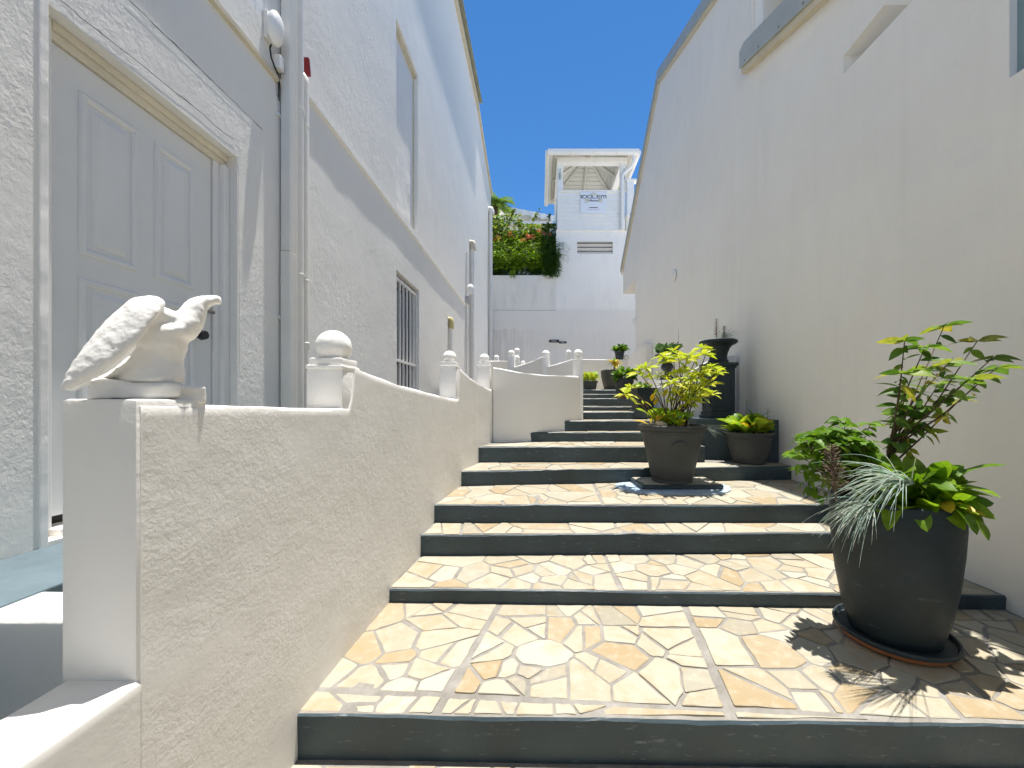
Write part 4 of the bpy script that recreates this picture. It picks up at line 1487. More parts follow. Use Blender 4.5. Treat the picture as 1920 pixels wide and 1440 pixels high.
# clapboard front: individual boards
gx0, gx1 = BX(1050), BX(1164)
gz0, gz1 = BZ(431), BZ(362)
nbrd = 9
bh = (gz1 - gz0) / nbrd
for i in range(nbrd):
    bm = nb()
    z = gz0 + i * bh
    v = [bm.verts.new(c) for c in ((gx0, BD - 0.045, z + 0.004), (gx1, BD - 0.045, z + 0.004), (gx1, BD - 0.022, z + bh), (gx0, BD - 0.022, z + bh),
                                   (gx0, BD + 0.01, z + 0.004), (gx1, BD + 0.01, z + 0.004), (gx1, BD + 0.01, z + bh), (gx0, BD + 0.01, z + bh))]
    for f in ((0, 1, 2, 3), (5, 4, 7, 6), (4, 5, 1, 0), (3, 2, 6, 7), (4, 0, 3, 7), (1, 5, 6, 2)):
        bm.faces.new([v[j] for j in f])
    mesh_obj("clapboard", bm, M['white_wood'], tw)
bm = nb()
box(bm, (gx0 - 0.10, BD - 0.06, gz0), (gx0 - 0.003, BD + 0.03, gz1 + 0.02))
box(bm, (gx1 + 0.003, BD - 0.06, gz0), (gx1 + 0.16, BD + 0.03, gz1 + 0.02))
box(bm, (gx0 - 0.10, BD - 0.075, gz1 + 0.022), (gx1 + 0.16, BD + 0.06, gz1 + 0.07))
box(bm, (gx0 - 0.14, BD - 0.05, BZ(433) + 0.001), (gx1 + 0.16, BD + 0.03, gz0 - 0.002))
mesh_obj("trim", bm, M['white_wood'], tw)
# left side boards of the gazebo
bm = nb()
box(bm, (gx0 - 0.10, BD + 0.031, BZ(433) + 0.02), (gx0 - 0.05, BD + 2.9, gz1 + 0.02))
mesh_obj("side_panel", bm, M['white_wood'], tw)
ez = 9.02 + CZ                 # underside of beams
ex0, ex1, ey0, ey1 = gx0 - 0.10, gx1 + 0.20, BD - 0.05, BD + 2.9
for (x, y) in ((ex0, ey0), (ex1 - 0.22, ey0), (ex0, ey1 - 0.2), (ex1 - 0.22, ey1 - 0.2)):
    bm = nb()
    box(bm, (x, y, gz1 + 0.072), (x + 0.22, y + 0.2, ez), bev=0.01)
    mesh_obj("post", bm, M['white_wood'], tw)
for i, (a, b) in enumerate((((ex0 - 0.02, ey0 - 0.02, ez + 0.001), (ex1 + 0.02, ey0 + 0.2, ez + 0.20)), ((ex0 - 0.02, ey1 - 0.2, ez + 0.001), (ex1 + 0.02, ey1 + 0.02, ez + 0.2)),
               ((ex0 - 0.018, ey0 + 0.202, ez + 0.002), (ex0 + 0.2, ey1 - 0.202, ez + 0.198)), ((ex1 - 0.2, ey0 + 0.202, ez + 0.002), (ex1 + 0.018, ey1 - 0.202, ez + 0.198)))):
    bm = nb(); box(bm, a, b)
    mesh_obj("beam", bm, M['white_wood'], tw)
ap = Vector(((ex0 + ex1) / 2, (ey0 + ey1) / 2, ez + 1.25))
ov = 0.28
rz = ez + 0.12
cor = [Vector((ex0 - ov, ey0 - ov, rz)), Vector((ex1 + ov, ey0 - ov, rz)), Vector((ex1 + ov, ey1 + ov, rz)), Vector((ex0 - ov, ey1 + ov, rz))]
for i in range(4):             # boarded soffit of each hip, board by board
    a, b = cor[i], cor[(i + 1) % 4]
    bm = nb()
    nbd = 12
    for j in range(nbd):
        t0, t1 = j / nbd, (j + 1) / nbd - 0.012
        q = [a.lerp(ap, t0), b.lerp(ap, t0), b.lerp(ap, t1), a.lerp(ap, t1)]
        up = Vector((0, 0, 0.03))
        vs = [bm.verts.new(x) for x in q] + [bm.verts.new(x + up) for x in q]
        for f in ((3, 2, 1, 0), (4, 5, 6, 7), (0, 1, 5, 4), (1, 2, 6, 5), (2, 3, 7, 6), (3, 0, 4, 7)):
            bm.faces.new([vs[k] for k in f])
    so = mesh_obj("roof_lining", bm, M['soffit'], tw, kind="stuff")
    bm = nb()
    f = bm.faces.new([bm.verts.new(x + Vector((0, 0, 0.05))) for x in (a, b, ap)])
    mesh_obj("roof_slope", bm, M['white_metal'], tw)
for i in range(4):
    for tgt in (cor[i], (cor[i] + cor[(i + 1) % 4]) / 2):
        bm = nb()
        d = (tgt - ap)
        tube(bm, [ap + Vector((0, 0, -0.07)) + d * 0.02, tgt + Vector((0, 0, -0.07)) - d * 0.12], 0.055, 4)
        mesh_obj("rafter", bm, M['soffit'], tw)
# gutters
def gutter(a, b):
    bm = nb()
    a, b = Vector(a), Vector(b)
    t = (b - a).normalized()
    o = Vector((t.y, -t.x, 0))
    rings = []
    for p_ in (a, b):
        rings.append([bm.verts.new(p_ + o * (0.085 * math.cos(x)) + Vector((0, 0, 0.085 * math.sin(x)))) for x in [math.pi + math.pi * k / 8 for k in range(9)]] + [bm.verts.new(p_ + o * 0.085 + Vector((0, 0, 0.10))), bm.verts.new(p_ - o * 0.085 + Vector((0, 0, 0.10)))])
    n = len(rings[0])
    for k in range(n):
        bm.faces.new((rings[0][k], rings[0][(k + 1) % n], rings[1][(k + 1) % n], rings[1][k]))
    bm.faces.new(rings[0]); bm.faces.new(list(reversed(rings[1])))
    bmesh.ops.recalc_face_normals(bm, faces=bm.faces[:])
    g = mesh_obj("gutter", bm, M['white_metal'], tw, smooth=40)
    L = (b - a).length
    n = int(L / 0.75)
    for i in range(1, n):
        c = a.lerp(b, i / n)
        bm = nb()
        for k in range(8):
            x0_, x1_ = math.pi + math.pi * k / 8, math.pi + math.pi * (k + 1) / 8
            q = []
            for xx, rr in ((x0_, 0.094), (x1_, 0.094)):
                q.append(c + o * (rr * math.cos(xx)) + Vector((0, 0, rr * math.sin(xx))))
            vs = [bm.verts.new(q[0] - t * 0.02), bm.verts.new(q[1] - t * 0.02), bm.verts.new(q[1] + t * 0.02), bm.verts.new(q[0] + t * 0.02)]
            bm.faces.new(vs)
        mesh_obj("gutter_bracket", bm, M['pvc'], g)
gz = rz + 0.02
e0, e1, f0, f1 = ex0 - ov, ex1 + ov, ey0 - ov, ey1 + ov
gutter((e0 - 0.09, f0 - 0.09, gz), (e1 + 0.09, f0 - 0.09, gz))
gutter((e0 - 0.09, f1 + 0.09, gz), (e0 - 0.09, f0 - 0.09, gz))
gutter((e1 + 0.09, f0 - 0.09, gz), (e1 + 0.09, f1 + 0.09, gz))
bm = nb()
dpx = BX(1163)
tube(bm, [(dpx + 0.42, f0 - 0.06, gz - 0.05), (dpx + 0.42, f0 - 0.06, gz - 0.25), (dpx + 0.38, f0 + 0.02, gz - 0.40), (dpx + 0.08, BD - 0.16, gz - 0.62), (dpx + 0.04, BD - 0.14, gz - 0.75), (dpx + 0.04, BD - 0.14, gz0 - 0.05)], 0.065, 12)
mesh_obj("downpipe", bm, M['white_metal'], tw, smooth=60)
# lanterns on the posts
for x in (ex0 + 0.10, ex1 - 0.10):
    bm = nb()
    z = gz1 + 0.55
    lathe(bm, [(0.02, 0.30), (0.015, 0.16), (0.04, 0.14), (0.05, 0.0), (0.03, -0.08), (0.01, -0.12)][::-1], (x, ey0 - 0.07, z), 10)
    mesh_obj("lantern", bm, M['louvre'], tw, smooth=40)
# balcony to the right of the gazebo
bm = nb()
box(bm, (gx1 + 0.165, BD - 0.25, gz0 + 0.36), (5.2, BD + 0.1, gz0 + 0.52), bev=0.03)
mesh_obj("balcony_ledge", bm, M['tower'], tw)
bm = nb()
box(bm, (gx1 + 0.18, BD - 0.10, BZ(433) + 0.001), (5.2, BD + 0.2, gz0 + 0.358))
mesh_obj("balcony_base", bm, M['soffit'], tw)
bm = nb()
box(bm, (gx1 + 0.20, BD - 0.18, gz0 + 0.521), (gx1 + 0.46, BD + 0.02, gz1 + 0.36), bev=0.01)
box(bm, (gx1 + 0.17, BD - 0.21, gz1 + 0.361), (5.2, BD + 0.05, gz1 + 0.43), bev=0.01)
mesh_obj("balcony_rail", bm, M['white_wood'], tw)
for i in range(5):
    bm = nb()
    x = gx1 + 0.60 + i * 0.22
    box(bm, (x, BD - 0.12, gz0 + 0.521), (x + 0.07, BD - 0.05, gz1 + 0.36))
    mesh_obj("baluster", bm, M['white_wood'], tw)

# shop sign
sx0, sx1, sz0, sz1 = BX(1088), BX(1137), BZ(402), BZ(362)
sg = empty("shop_sign", ((sx0 + sx1) / 2, BD - 0.06, sz0), "white sign board with dark IDOLEM lettering and gold ornament on the gazebo", "sign")
bm = nb()
box(bm, (sx0, BD - 0.075, sz0), (sx1, BD - 0.05, sz1 + 0.01))
mesh_obj("board", bm, M['sign_white'], sg)
SW, SH = sx1 - sx0, sz1 - sz0
LT = {  # wide square-cornered letters as strokes in a unit cell (x0,y0,x1,y1)
    'I': ([(0, 0, 1, 1)], 0.22),
    'D': ([(0, 0, 0.16, 1), (0.16, 0, 0.86, 0.17), (0.16, 0.83, 0.86, 1), (0.84, 0.10, 1, 0.90)], 1.0),
    'O': ([(0, 0.1, 0.16, 0.9), (0.10, 0, 0.90, 0.17), (0.10, 0.83, 0.90, 1), (0.84, 0.1, 1, 0.9)], 1.0),
    'L': ([(0, 0.0, 0.16, 1), (0.16, 0, 1, 0.17)], 0.85),
    'E': ([(0, 0.08, 0.16, 0.92), (0.12, 0, 1, 0.17), (0.12, 0.42, 0.95, 0.58), (0.12, 0.83, 1, 1)], 0.9),
    'M': ([(0, 0, 0.14, 1), (0.14, 0.83, 0.90, 1), (0.43, 0, 0.57, 0.83), (0.86, 0, 1, 0.92)], 1.15),
}
word = "IDOLEM"
gap = 0.14
tot = sum(LT[c][1] for c in word) + gap * (len(word) - 1)
lw = SW * 0.97 / tot
lh = SH * 0.155
cx = sx0 + SW * 0.015
for ch in word:
    strokes, w = LT[ch]
    bm = nb()
    for i, (a, b, c, d) in enumerate(strokes):
        box(bm, (cx + a * w * lw, BD - 0.0775 - 0.0008 * i, sz0 + SH * 0.70 + b * lh), (cx + c * w * lw, BD - 0.0755, sz0 + SH * 0.70 + d * lh))
    mesh_obj("letter", bm, M['ink'], sg)
    cx += (w + gap) * lw
bm = nb()
for (u, v, r) in ((0.22, 0.57, 0.075), (0.78, 0.57, 0.075), (0.28, 0.60, 0.05), (0.72, 0.60, 0.05), (0.5, 0.90, 0.05), (0.4, 0.87, 0.03), (0.6, 0.87, 0.03)):
    c = Vector((sx0 + SW * u, BD - 0.0765, sz0 + SH * v))
    pts = [c + Vector((math.cos(a) * r * SW * (0.55 + 0.45 * t), 0, math.sin(a) * r * SW * (0.55 + 0.45 * t))) for t, a in [(k / 20, k / 20 * 9) for k in range(21)]]
    bm = nb()
    tube(bm, pts, 0.010, 5)
    mesh_obj("ornament", bm, M['gold'], sg)

bm = nb()
pts = [Vector((sx0 + SW * (0.34 + 0.34 * k / 30), BD - 0.0785, sz0 + SH * (0.585 + 0.03 * math.sin(k * 1.25) + (0.05 if k in (5, 6) else 0)))) for k in range(31)]
tube(bm, pts, 0.009, 5)
mesh_obj("script_line", bm, M['ink'], sg)
bm = nb()
box(bm, (sx0 + SW * 0.34, BD - 0.077, sz0 + SH * 0.255), (sx0 + SW * 0.66, BD - 0.0755, sz0 + SH * 0.29))
mesh_obj("small_print", bm, M['ink'], sg)
bm = nb()
for i in range(9):
    x = sx0 + SW * (0.27 + i * 0.052)
    box(bm, (x, BD - 0.077, sz0 + SH * 0.165), (x + SW * 0.036, BD - 0.0755, sz0 + SH * 0.18))
mesh_obj("small_print", bm, M['ink_red'], sg)

# direction sign on the back wall
ax0, ax1, az0, az1 = BX(1024), BX(1074), BZ(646), BZ(636)
ds = empty("direction_sign", ((ax0 + ax1) / 2, BD - 0.05, az0), "long white panel with two small black arrow plates on the back wall", "sign")
bm = nb()
box(bm, (ax0, BD - 0.055, az0), (ax1, BD - 0.031, az1), bev=0.004)
mesh_obj("board", bm, M['back'], ds)
def arrow(x0, x1, zc, h, left):
    bm = nb()
    pts = [(x0, zc - h), (x1, zc - h), (x1, zc + h), (x0, zc + h)]
    if left:
        pts = [(x0 + h, zc - h), (x1, zc - h), (x1, zc + h), (x0 + h, zc + h), (x0 + h * 0.2, zc + h * 0.4), (x0 + h * 0.2, zc - h * 0.4)]
    else:
        pts = [(x0, zc - h), (x1 - h, zc - h), (x1 - h * 0.2, zc - h * 0.4), (x1 - h * 0.2, zc + h * 0.4), (x1 - h, zc + h), (x0, zc + h)]
    a = [bm.verts.new((x, BD - 0.064, z)) for x, z in pts]
    b = [bm.verts.new((x, BD - 0.0555, z)) for x, z in pts]
    bm.faces.new(a); bm.faces.new(list(reversed(b)))
    for i in range(len(pts)):
        bm.faces.new((a[i], a[(i + 1) % len(pts)], b[(i + 1) % len(pts)], b[i]))
    bmesh.ops.recalc_face_normals(bm, faces=bm.faces[:])
    o = mesh_obj("arrow_plate", bm, M['ink'], ds)
    bm = nb()
    n = 6
    w = (x1 - x0) * 0.5 / n
    for i in range(n):
        xx = x0 + (x1 - x0) * 0.27 + i * w
        box(bm, (xx, BD - 0.0655, zc - h * 0.15), (xx + w * 0.7, BD - 0.0645, zc + h * 0.25))
    mesh_obj("lettering", bm, M['sign_white'], o)
arrow(BX(1028.5), BX(1048), BZ(640), 0.055, True)
arrow(BX(1048), BX(1063), BZ(642.5), 0.042, False)

# far house roof behind the hedge
fh = empty("far_house", (-0.5, 22, 6), "white house with ribbed white roof beyond the flowering hedge", "house")
hd = 21.0
bm = nb()
vs = [P(928, 383, hd), P(1036, 404, hd), P(1036, 412, hd), P(928, 392, hd)]
vb = [v + Vector((0, 6, 1.0)) for v in vs[:2]]
A = [bm.verts.new(v) for v in vs]; B = [bm.verts.new(v) for v in vb]
bm.faces.new(A); bm.faces.new((A[1], A[0], B[0], B[1]))
mesh_obj("roof", bm, M['white_metal'], fh)
for i in range(7):
    t = i / 6
    bm = nb()
    a = vs[0].lerp(vs[1], t)
    box(bm, (a.x - 0.12, a.y - 0.06, a.z - 0.30), (a.x + 0.12, a.y - 0.01, a.z - 0.02))
    mesh_obj("rafter_end", bm, M['white_wood'], fh)
bm = nb()
box(bm, (-4, hd + 0.4, 4), (0.75, hd + 5, BZ(404, hd)))
mesh_obj("wall", bm, M['soffit'], fh)
bm = nb()
box(bm, (-3.0, hd + 0.1, BZ(418, hd)), (0.7, hd + 0.35, BZ(413, hd)))
mesh_obj("gutter", bm, M['white_metal'], fh)

# ------------------------------------------------------------------ pots
def pot_obj(name, label, x, y, z, prof, mat, seg=40, sq=None, inner=None, soilz=None, rotz=0.0, loc_cat="pot", extra=None, smooth=35):
    e = empty(name, (x, y, z), label, loc_cat)
    bm = nb()
    lathe(bm, prof, (0, 0, 0), seg, sq=sq)
    bmesh.ops.rotate(bm, verts=bm.verts[:], cent=(0, 0, 0), matrix=Matrix.Rotation(rotz, 3, 'Z'))
    o = mesh_obj("body", bm, mat, None, smooth=smooth)
    o.parent = e
    if soilz:
        r, zz = soilz
        bm = nb()
        rings = []
        for j in range(1, 7):
            ring = []
            for k in range(24):
                a = k * 2 * math.pi / 24
                cx_, cy_ = math.cos(a), math.sin(a)
                if sq:
                    m_ = max(abs(cx_), abs(cy_)) ** sq
                    cx_, cy_ = cx_ / m_, cy_ / m_
                ring.append(bm.verts.new((cx_ * r * j / 6, cy_ * r * j / 6, zz + 0.015 * noise.noise(Vector((cx_ * j, cy_ * j, 3.3))))))
            rings.append(ring)
        bm.faces.new(rings[0])
        for a, b in zip(rings[:-1], rings[1:]):
            for k in range(24):
                bm.faces.new((a[k], b[k], b[(k + 1) % 24], a[(k + 1) % 24]))
        bmesh.ops.rotate(bm, verts=bm.verts[:], cent=(0, 0, 0), matrix=Matrix.Rotation(rotz, 3, 'Z'))
        s = mesh_obj("soil", bm, M['soil'], None, smooth=True)
        s.parent = e
    return e

def saucer(parent, r, h, mat, label=None, mat2=None):
    bm = nb()
    lathe(bm, [(r * 0.80, 0.0), (r * 0.90, 0.004), (r * 0.96, h * 0.55)], seg=48, mi=1 if mat2 else 0)
    lathe(bm, [(r * 0.96, h * 0.5), (r, h * 0.62), (r * 1.012, h * 0.85), (r, h), (r * 0.965, h), (r * 0.93, h * 0.62), (r * 0.5, h * 0.60)], seg=48)
    o = mesh_obj("saucer", bm, [mat, mat2] if mat2 else mat, None, smooth=40)
    o.parent = parent
    return o

# big dark pot in front
P1 = Vector((1.668, 1.815, -1.12 + CZ + 0.010))
pot1 = pot_obj("plant_pot", "large dark grey barrel-shaped pot crowded with mixed greenery near the front riser", P1.x, P1.y, P1.z,
    [(0.1545, 0.022), (0.1658, 0.0311), (0.1947, 0.144), (0.2194, 0.2907), (0.2348, 0.4487), (0.241, 0.5616), (0.239, 0.635), (0.2348, 0.6609), (0.2266, 0.6677), (0.2173, 0.6632), (0.2132, 0.6181), (0.103, 0.6068)], M['pot'], 56, soilz=(0.212, 0.635))
saucer(pot1, 0.226, 0.050, M['pot_blue'], mat2=M['terracotta'])

# grey rimmed pot on the plinth
bm = nb()
prism(bm, [(0.89, 3.32), (1.595, 3.325), (1.575, 3.665), (0.855, 3.655)], -0.765 + CZ + 0.014, -0.712 + CZ)
bmesh.ops.bevel(bm, geom=bm.edges[:], offset=0.006, segments=2, affect='EDGES')
plinth = mesh_obj("plinth", bm, [M['riser']], smooth=40, label="low slate-blue plinth slab under the flared grey pot", cat="plinth")
bm = nb()
prism(bm, [(0.91, 3.335), (1.58, 3.34), (1.56, 3.65), (0.875, 3.64)], -0.712 + CZ + 0.0005, -0.712 + CZ + 0.006)
mesh_obj("top_stone", bm, M['stone'], plinth)
P2 = Vector((1.195, 3.475, -0.712 + CZ + 0.0065))
pot2 = pot_obj("plant_pot", "flared grey pot with moulded rim and leaf relief standing on the low plinth", P2.x, P2.y, P2.z,
    [(0.165, 0.0), (0.178, 0.008), (0.178, 0.022), (0.172, 0.030), (0.185, 0.05), (0.215, 0.20), (0.245, 0.34), (0.268, 0.43), (0.276, 0.434), (0.280, 0.452), (0.278, 0.462), (0.296, 0.468), (0.302, 0.485), (0.300, 0.502), (0.290, 0.508), (0.270, 0.505), (0.262, 0.48), (0.12, 0.47)], M['pot2'], 56, soilz=(0.26, 0.485))
bm = nb()      # relief of a curved leaf
rp = []
for k in range(13):
    t = k / 12
    a = -1.95 + 0.62 * t
    zz = 0.33 + 0.06 * math.sin(t * 2.6) - 0.03 * t
    r = 0.182 + (0.268 - 0.182) * (zz - 0.04) / 0.39 + 0.002
    rp.append((math.cos(a) * r, math.sin(a) * r, zz))
tube(bm, rp, [0.004 + 0.009 * math.sin(math.pi * k / 12) for k in range(13)], 8)
o = mesh_obj("leaf_relief", bm, M['pot2'], None, smooth=True); o.parent = pot2
bm = nb()
bmesh.ops.create_icosphere(bm, subdivisions=3, radius=1)
for v in bm.verts:
    v.co = Vector((v.co.x * 0.055, v.co.y * 0.035, v.co.z * 0.03)) * (1 + 0.2 * noise.noise(v.co * 2))
o = mesh_obj("shell", bm, M['shell'], smooth=True, label="pale conch shell lying on the soil of the flared grey pot", cat="shell")
o.location = P2 + Vector((-0.13, -0.12, 0.515)); o.rotation_euler = (0.3, 0.4, -0.6)

P3 = Vector((2.17, 3.985, -0.628 + CZ + 0.010))
pot3 = pot_obj("plant_pot", "rounded grey pot of broad lime leaves against the blue-grey block", P3.x, P3.y, P3.z,
    [(0.145, 0.0), (0.155, 0.006), (0.152, 0.02), (0.170, 0.07), (0.192, 0.15), (0.203, 0.225), (0.203, 0.24), (0.210, 0.243), (0.211, 0.258), (0.207, 0.27), (0.218, 0.285), (0.235, 0.298), (0.236, 0.310), (0.226, 0.318), (0.208, 0.312), (0.20, 0.285), (0.1, 0.28)], M['pot2'], 48, soilz=(0.198, 0.29))

# pedestal and urn
PD = empty("pedestal", (2.10, 4.52, -0.18 + CZ), "dark slate panelled pedestal on the raised block under the wide urn", "pedestal")
bm = nb()
def sqb(w0, z0, z1, bev=0.006, d0=None):
    box(bm, (-w0, -w0, z0), (w0, w0, z1), bev=bev)
sqb(0.158, 0.0, 0.035); sqb(0.146, 0.036, 0.075); sqb(0.134, 0.076, 0.575); sqb(0.146, 0.576, 0.600); sqb(0.160, 0.601, 0.640)
o = mesh_obj("shaft", bm, M['pot_blue'], None); o.parent = PD
for (ax, sgn) in ((1, -1), (0, -1)):
    bm = nb()
    for (a, b, c, d) in ((-0.105, -0.085, 0.12, 0.53), (0.085, 0.105, 0.12, 0.53), (-0.0849, 0.0849, 0.12, 0.14), (-0.0849, 0.0849, 0.51, 0.53)):
        if ax == 1:
            box(bm, (a, -0.144, c), (b, -0.1342, d), bev=0.003)
        else:
            box(bm, (-0.144, a, c), (-0.1342, b, d), bev=0.003)
    o = mesh_obj("panel_moulding", bm, M['pot_blue'], None); o.parent = PD
PU = Vector((2.10, 4.52, -0.18 + CZ + 0.641))
urn = pot_obj("urn", "wide-lipped dark urn with feathery blue grass on the slate pedestal", PU.x, PU.y, PU.z,
    [(0.105, 0.0), (0.112, 0.008), (0.112, 0.03), (0.098, 0.045), (0.095, 0.07), (0.105, 0.12), (0.122, 0.17), (0.150, 0.205), (0.190, 0.225), (0.206, 0.235), (0.210, 0.25), (0.206, 0.262), (0.192, 0.268), (0.175, 0.262), (0.165, 0.25), (0.08, 0.245)], M['pot'], 48, soilz=(0.17, 0.252), loc_cat="urn")
PB = Vector((1.80, 5.42, 0.315 + CZ))
urn2 = pot_obj("urn", "dark baluster urn of succulents on the white masonry shelf", PB.x, PB.y, PB.z,
    [(0.105, 0.0), (0.105, 0.02), (0.085, 0.045), (0.045, 0.075), (0.035, 0.10), (0.045, 0.12), (0.075, 0.15), (0.088, 0.185), (0.075, 0.225), (0.05, 0.25), (0.055, 0.27), (0.10, 0.30), (0.135, 0.33), (0.165, 0.345), (0.168, 0.36), (0.155, 0.366), (0.14, 0.36), (0.06, 0.355)], M['pot_blue'], 40, soilz=(0.14, 0.36), loc_cat="urn")
# tall box planter
bp = Vector((1.36, 5.07, -0.092 + CZ))
boxp = pot_obj("planter_box", "tall dark square planter box beside the white shelf", bp.x, bp.y, bp.z,
    [(0.105, 0.0), (0.108, 0.005), (0.122, 0.262), (0.128, 0.264), (0.128, 0.285), (0.118, 0.285), (0.115, 0.26), (0.05, 0.255)], M['pot'], 48, sq=1.0, soilz=(0.112, 0.27), loc_cat="planter", rotz=0.12)
# pots further up
pa = Vector((1.33, 6.08, 0.065 + CZ + 0.009))
potA = pot_obj("plant_pot", "dark conical pot of bushy green leaves on a terracotta saucer", pa.x, pa.y, pa.z,
    [(0.09, 0.02), (0.10, 0.026), (0.125, 0.12), (0.155, 0.27), (0.160, 0.30), (0.152, 0.305), (0.142, 0.28), (0.06, 0.275)], M['pot'], 36, soilz=(0.14, 0.285))
saucer(potA, 0.125, 0.035, M['terracotta'])
pb = Vector((1.31, 7.05, 0.223 + CZ + 0.008))
potB = pot_obj("planter_box", "square tapered dark planter before the upper white wall", pb.x, pb.y, pb.z,
    [(0.10, 0.02), (0.11, 0.03), (0.135, 0.14), (0.155, 0.26), (0.162, 0.36), (0.156, 0.366), (0.148, 0.34), (0.05, 0.335)], M['pot2'], 48, sq=0.85, soilz=(0.146, 0.345), rotz=0.1, loc_cat="planter")
bm = nb(); box(bm, (-0.17, -0.15, 0.0), (0.17, 0.15, 0.02), bev=0.006)
o = mesh_obj("tray", bm, M['kerb'], None); o.parent = potB
pc = Vector((0.905, 7.0, 0.223 + CZ + 0.008))
e = empty("trough", (pc.x, pc.y, pc.z), "low dark trough of yellow-green leaves on the top step", "planter")
bm = nb()
for (x0_, x1_, y0_, z0_, z1_, s0) in ((0.115, 0.135, 0.09, 0.0, 0.13, 1),):
    v = []
    for (w, d_, z_) in ((0.105, 0.08, 0.0), (0.130, 0.10, 0.135), (0.142, 0.11, 0.137), (0.142, 0.11, 0.16), (0.130, 0.10, 0.16), (0.125, 0.095, 0.14)):
        v.append([bm.verts.new((sx * w, sy * d_, z_)) for sx, sy in ((-1, -1), (1, -1), (1, 1), (-1, 1))])
    for a, b in zip(v[:-1], v[1:]):
        for k in range(4):
            bm.faces.new((a[k], a[(k + 1) % 4], b[(k + 1) % 4], b[k]))
    bm.faces.new(list(reversed(v[0]))); bm.faces.new(v[-1])
o = mesh_obj("body", bm, M['pot2'], None); o.parent = e
pd = Vector((1.78, 8.57, 0.955 + CZ))
potD = pot_obj("plant_pot", "small dark pot with green rosette standing on the upper wall beside a ball", pd.x, pd.y, pd.z,
    [(0.075, 0.0), (0.08, 0.005), (0.105, 0.16), (0.112, 0.163), (0.112, 0.18), (0.10, 0.182), (0.095, 0.165), (0.04, 0.16)], M['pot_blue'], 32, soilz=(0.095, 0.168))

# ------------------------------------------------------------------ plants
LM = {}
def lm(key, mat, n=3, **kw):
    LM[key] = [leaf_mesh("leaf_" + key, M[mat], **{**kw, 'bend': kw.get('bend', 0.3) * (0.6 + 0.4 * i)}) for i in range(n)]
lm('bush', 'leaf_bush', w=0.48, bend=0.35, fold=0.25)
lm('tall', 'leaf_tall', w=0.46, bend=0.30, fold=0.22)
lm('broad', 'leaf_broad', n=4, w=0.36, bend=0.5, fold=0.30, shape='strap', seg=9, wave=0.02)
lm('broadgold', 'leaf_gold', n=2, w=0.5, bend=0.5, fold=0.25, shape='strap', seg=8, wave=0.015)
lm('yellow', 'leaf_yellow', w=0.30, bend=0.35, fold=0.25, shape='lance')
lm('gold', 'leaf_gold', w=0.40, bend=0.5, fold=0.25)
lm('lime', 'leaf_lime', n=4, w=0.42, bend=0.55, fold=0.30, shape='obovate', seg=7, wave=0.02)
lm('dark', 'leaf_dark', w=0.6, bend=0.4, fold=0.2)
lm('succ', 'succulent', w=0.34, bend=0.15, fold=0.5, shape='obovate')
lm('fern', 'leaf_fern', n=2, w=0.22, bend=0.3, fold=0.1, shape='lance', seg=2)
lm('bract', 'bract', n=2, w=0.6, bend=0.3, fold=0.2, seg=2)
lm('palm', 'palm', n=2, w=0.10, bend=0.5, fold=0.1, shape='lance', seg=4)

rng = random.Random(77)
def pick(key): return rng.choice(LM[key])

def whorl(parent, key, p, n, L, up, spread=1.0, axis=None, tilt=0.5):
    a0 = rng.uniform(0, 6.28)
    for k in range(n):
        a = a0 + k * 2 * math.pi / n + rng.uniform(-0.3, 0.3)
        d = Vector((math.cos(a), math.sin(a), up + rng.uniform(-0.25, 0.25)))
        add_leaf(parent, pick(key), orient(p, d, L * rng.uniform(0.7, 1.15), rng.uniform(-tilt, tilt)))

# --- tall open shrub in the big pot
RIM1 = P1.z + 0.640
T = Vector((P1.x + 0.05, P1.y + 0.08, RIM1))
tall = empty("potted_shrub", T, "tall open shrub with bare twiggy stems rising from the big dark pot", "plant")
bm = nb()
d_t = T.y
tips = [(1770, 612), (1696, 640), (1735, 650), (1832, 640), (1868, 690), (1690, 700), (1815, 712), (1745, 690), (1700, 735), (1780, 680), (1860, 672), (1725, 765), (1800, 750), (1760, 720)]
fork = T + Vector((0.0, 0.0, 0.24))
twigs = [[T, T + Vector((0.004, 0, 0.12)), fork]]
for (px, py) in tips:
    dd = d_t + rng.uniform(-0.16, 0.16)
    e = P(px, py, dd)
    b = fork + Vector((0, 0, rng.uniform(-0.10, 0.02)))
    mid = b.lerp(e, 0.5) + Vector((rng.uniform(-.015, .015), rng.uniform(-.015, .015), rng.uniform(-0.03, 0.02)))
    twigs.append([b, mid, e])
for i, t in enumerate(twigs):
    tube(bm, t, [0.009, 0.007, 0.006] if i == 0 else [0.005, 0.0035, 0.002], 6)
mesh_obj("stem", bm, M['stem'], tall, smooth=True)
for i, t in enumerate(twigs[1:]):
    whorl(tall, 'tall', t[2], rng.randint(5, 7), 0.105, 0.05, tilt=0.7)
    nl = 5 if t[2].z > fork.z + 0.3 and i % 3 == 0 else 12
    for k in range(nl):
        s = rng.uniform(0.25, 0.97)
        p = t[0].lerp(t[1], s * 2) if s < 0.5 else t[1].lerp(t[2], s * 2 - 1)
        add_leaf(tall, pick('tall'), orient(p, rdir(rng, rng.uniform(-1.0, 0.5)), rng.uniform(0.05, 0.105), rng.uniform(-1.2, 1.2)))
for k in range(5):
    t = rng.choice(twigs[1:])
    add_leaf(tall, pick('gold'), orient(t[1], rdir(rng, -0.6), 0.06, 0.3), "leaf")

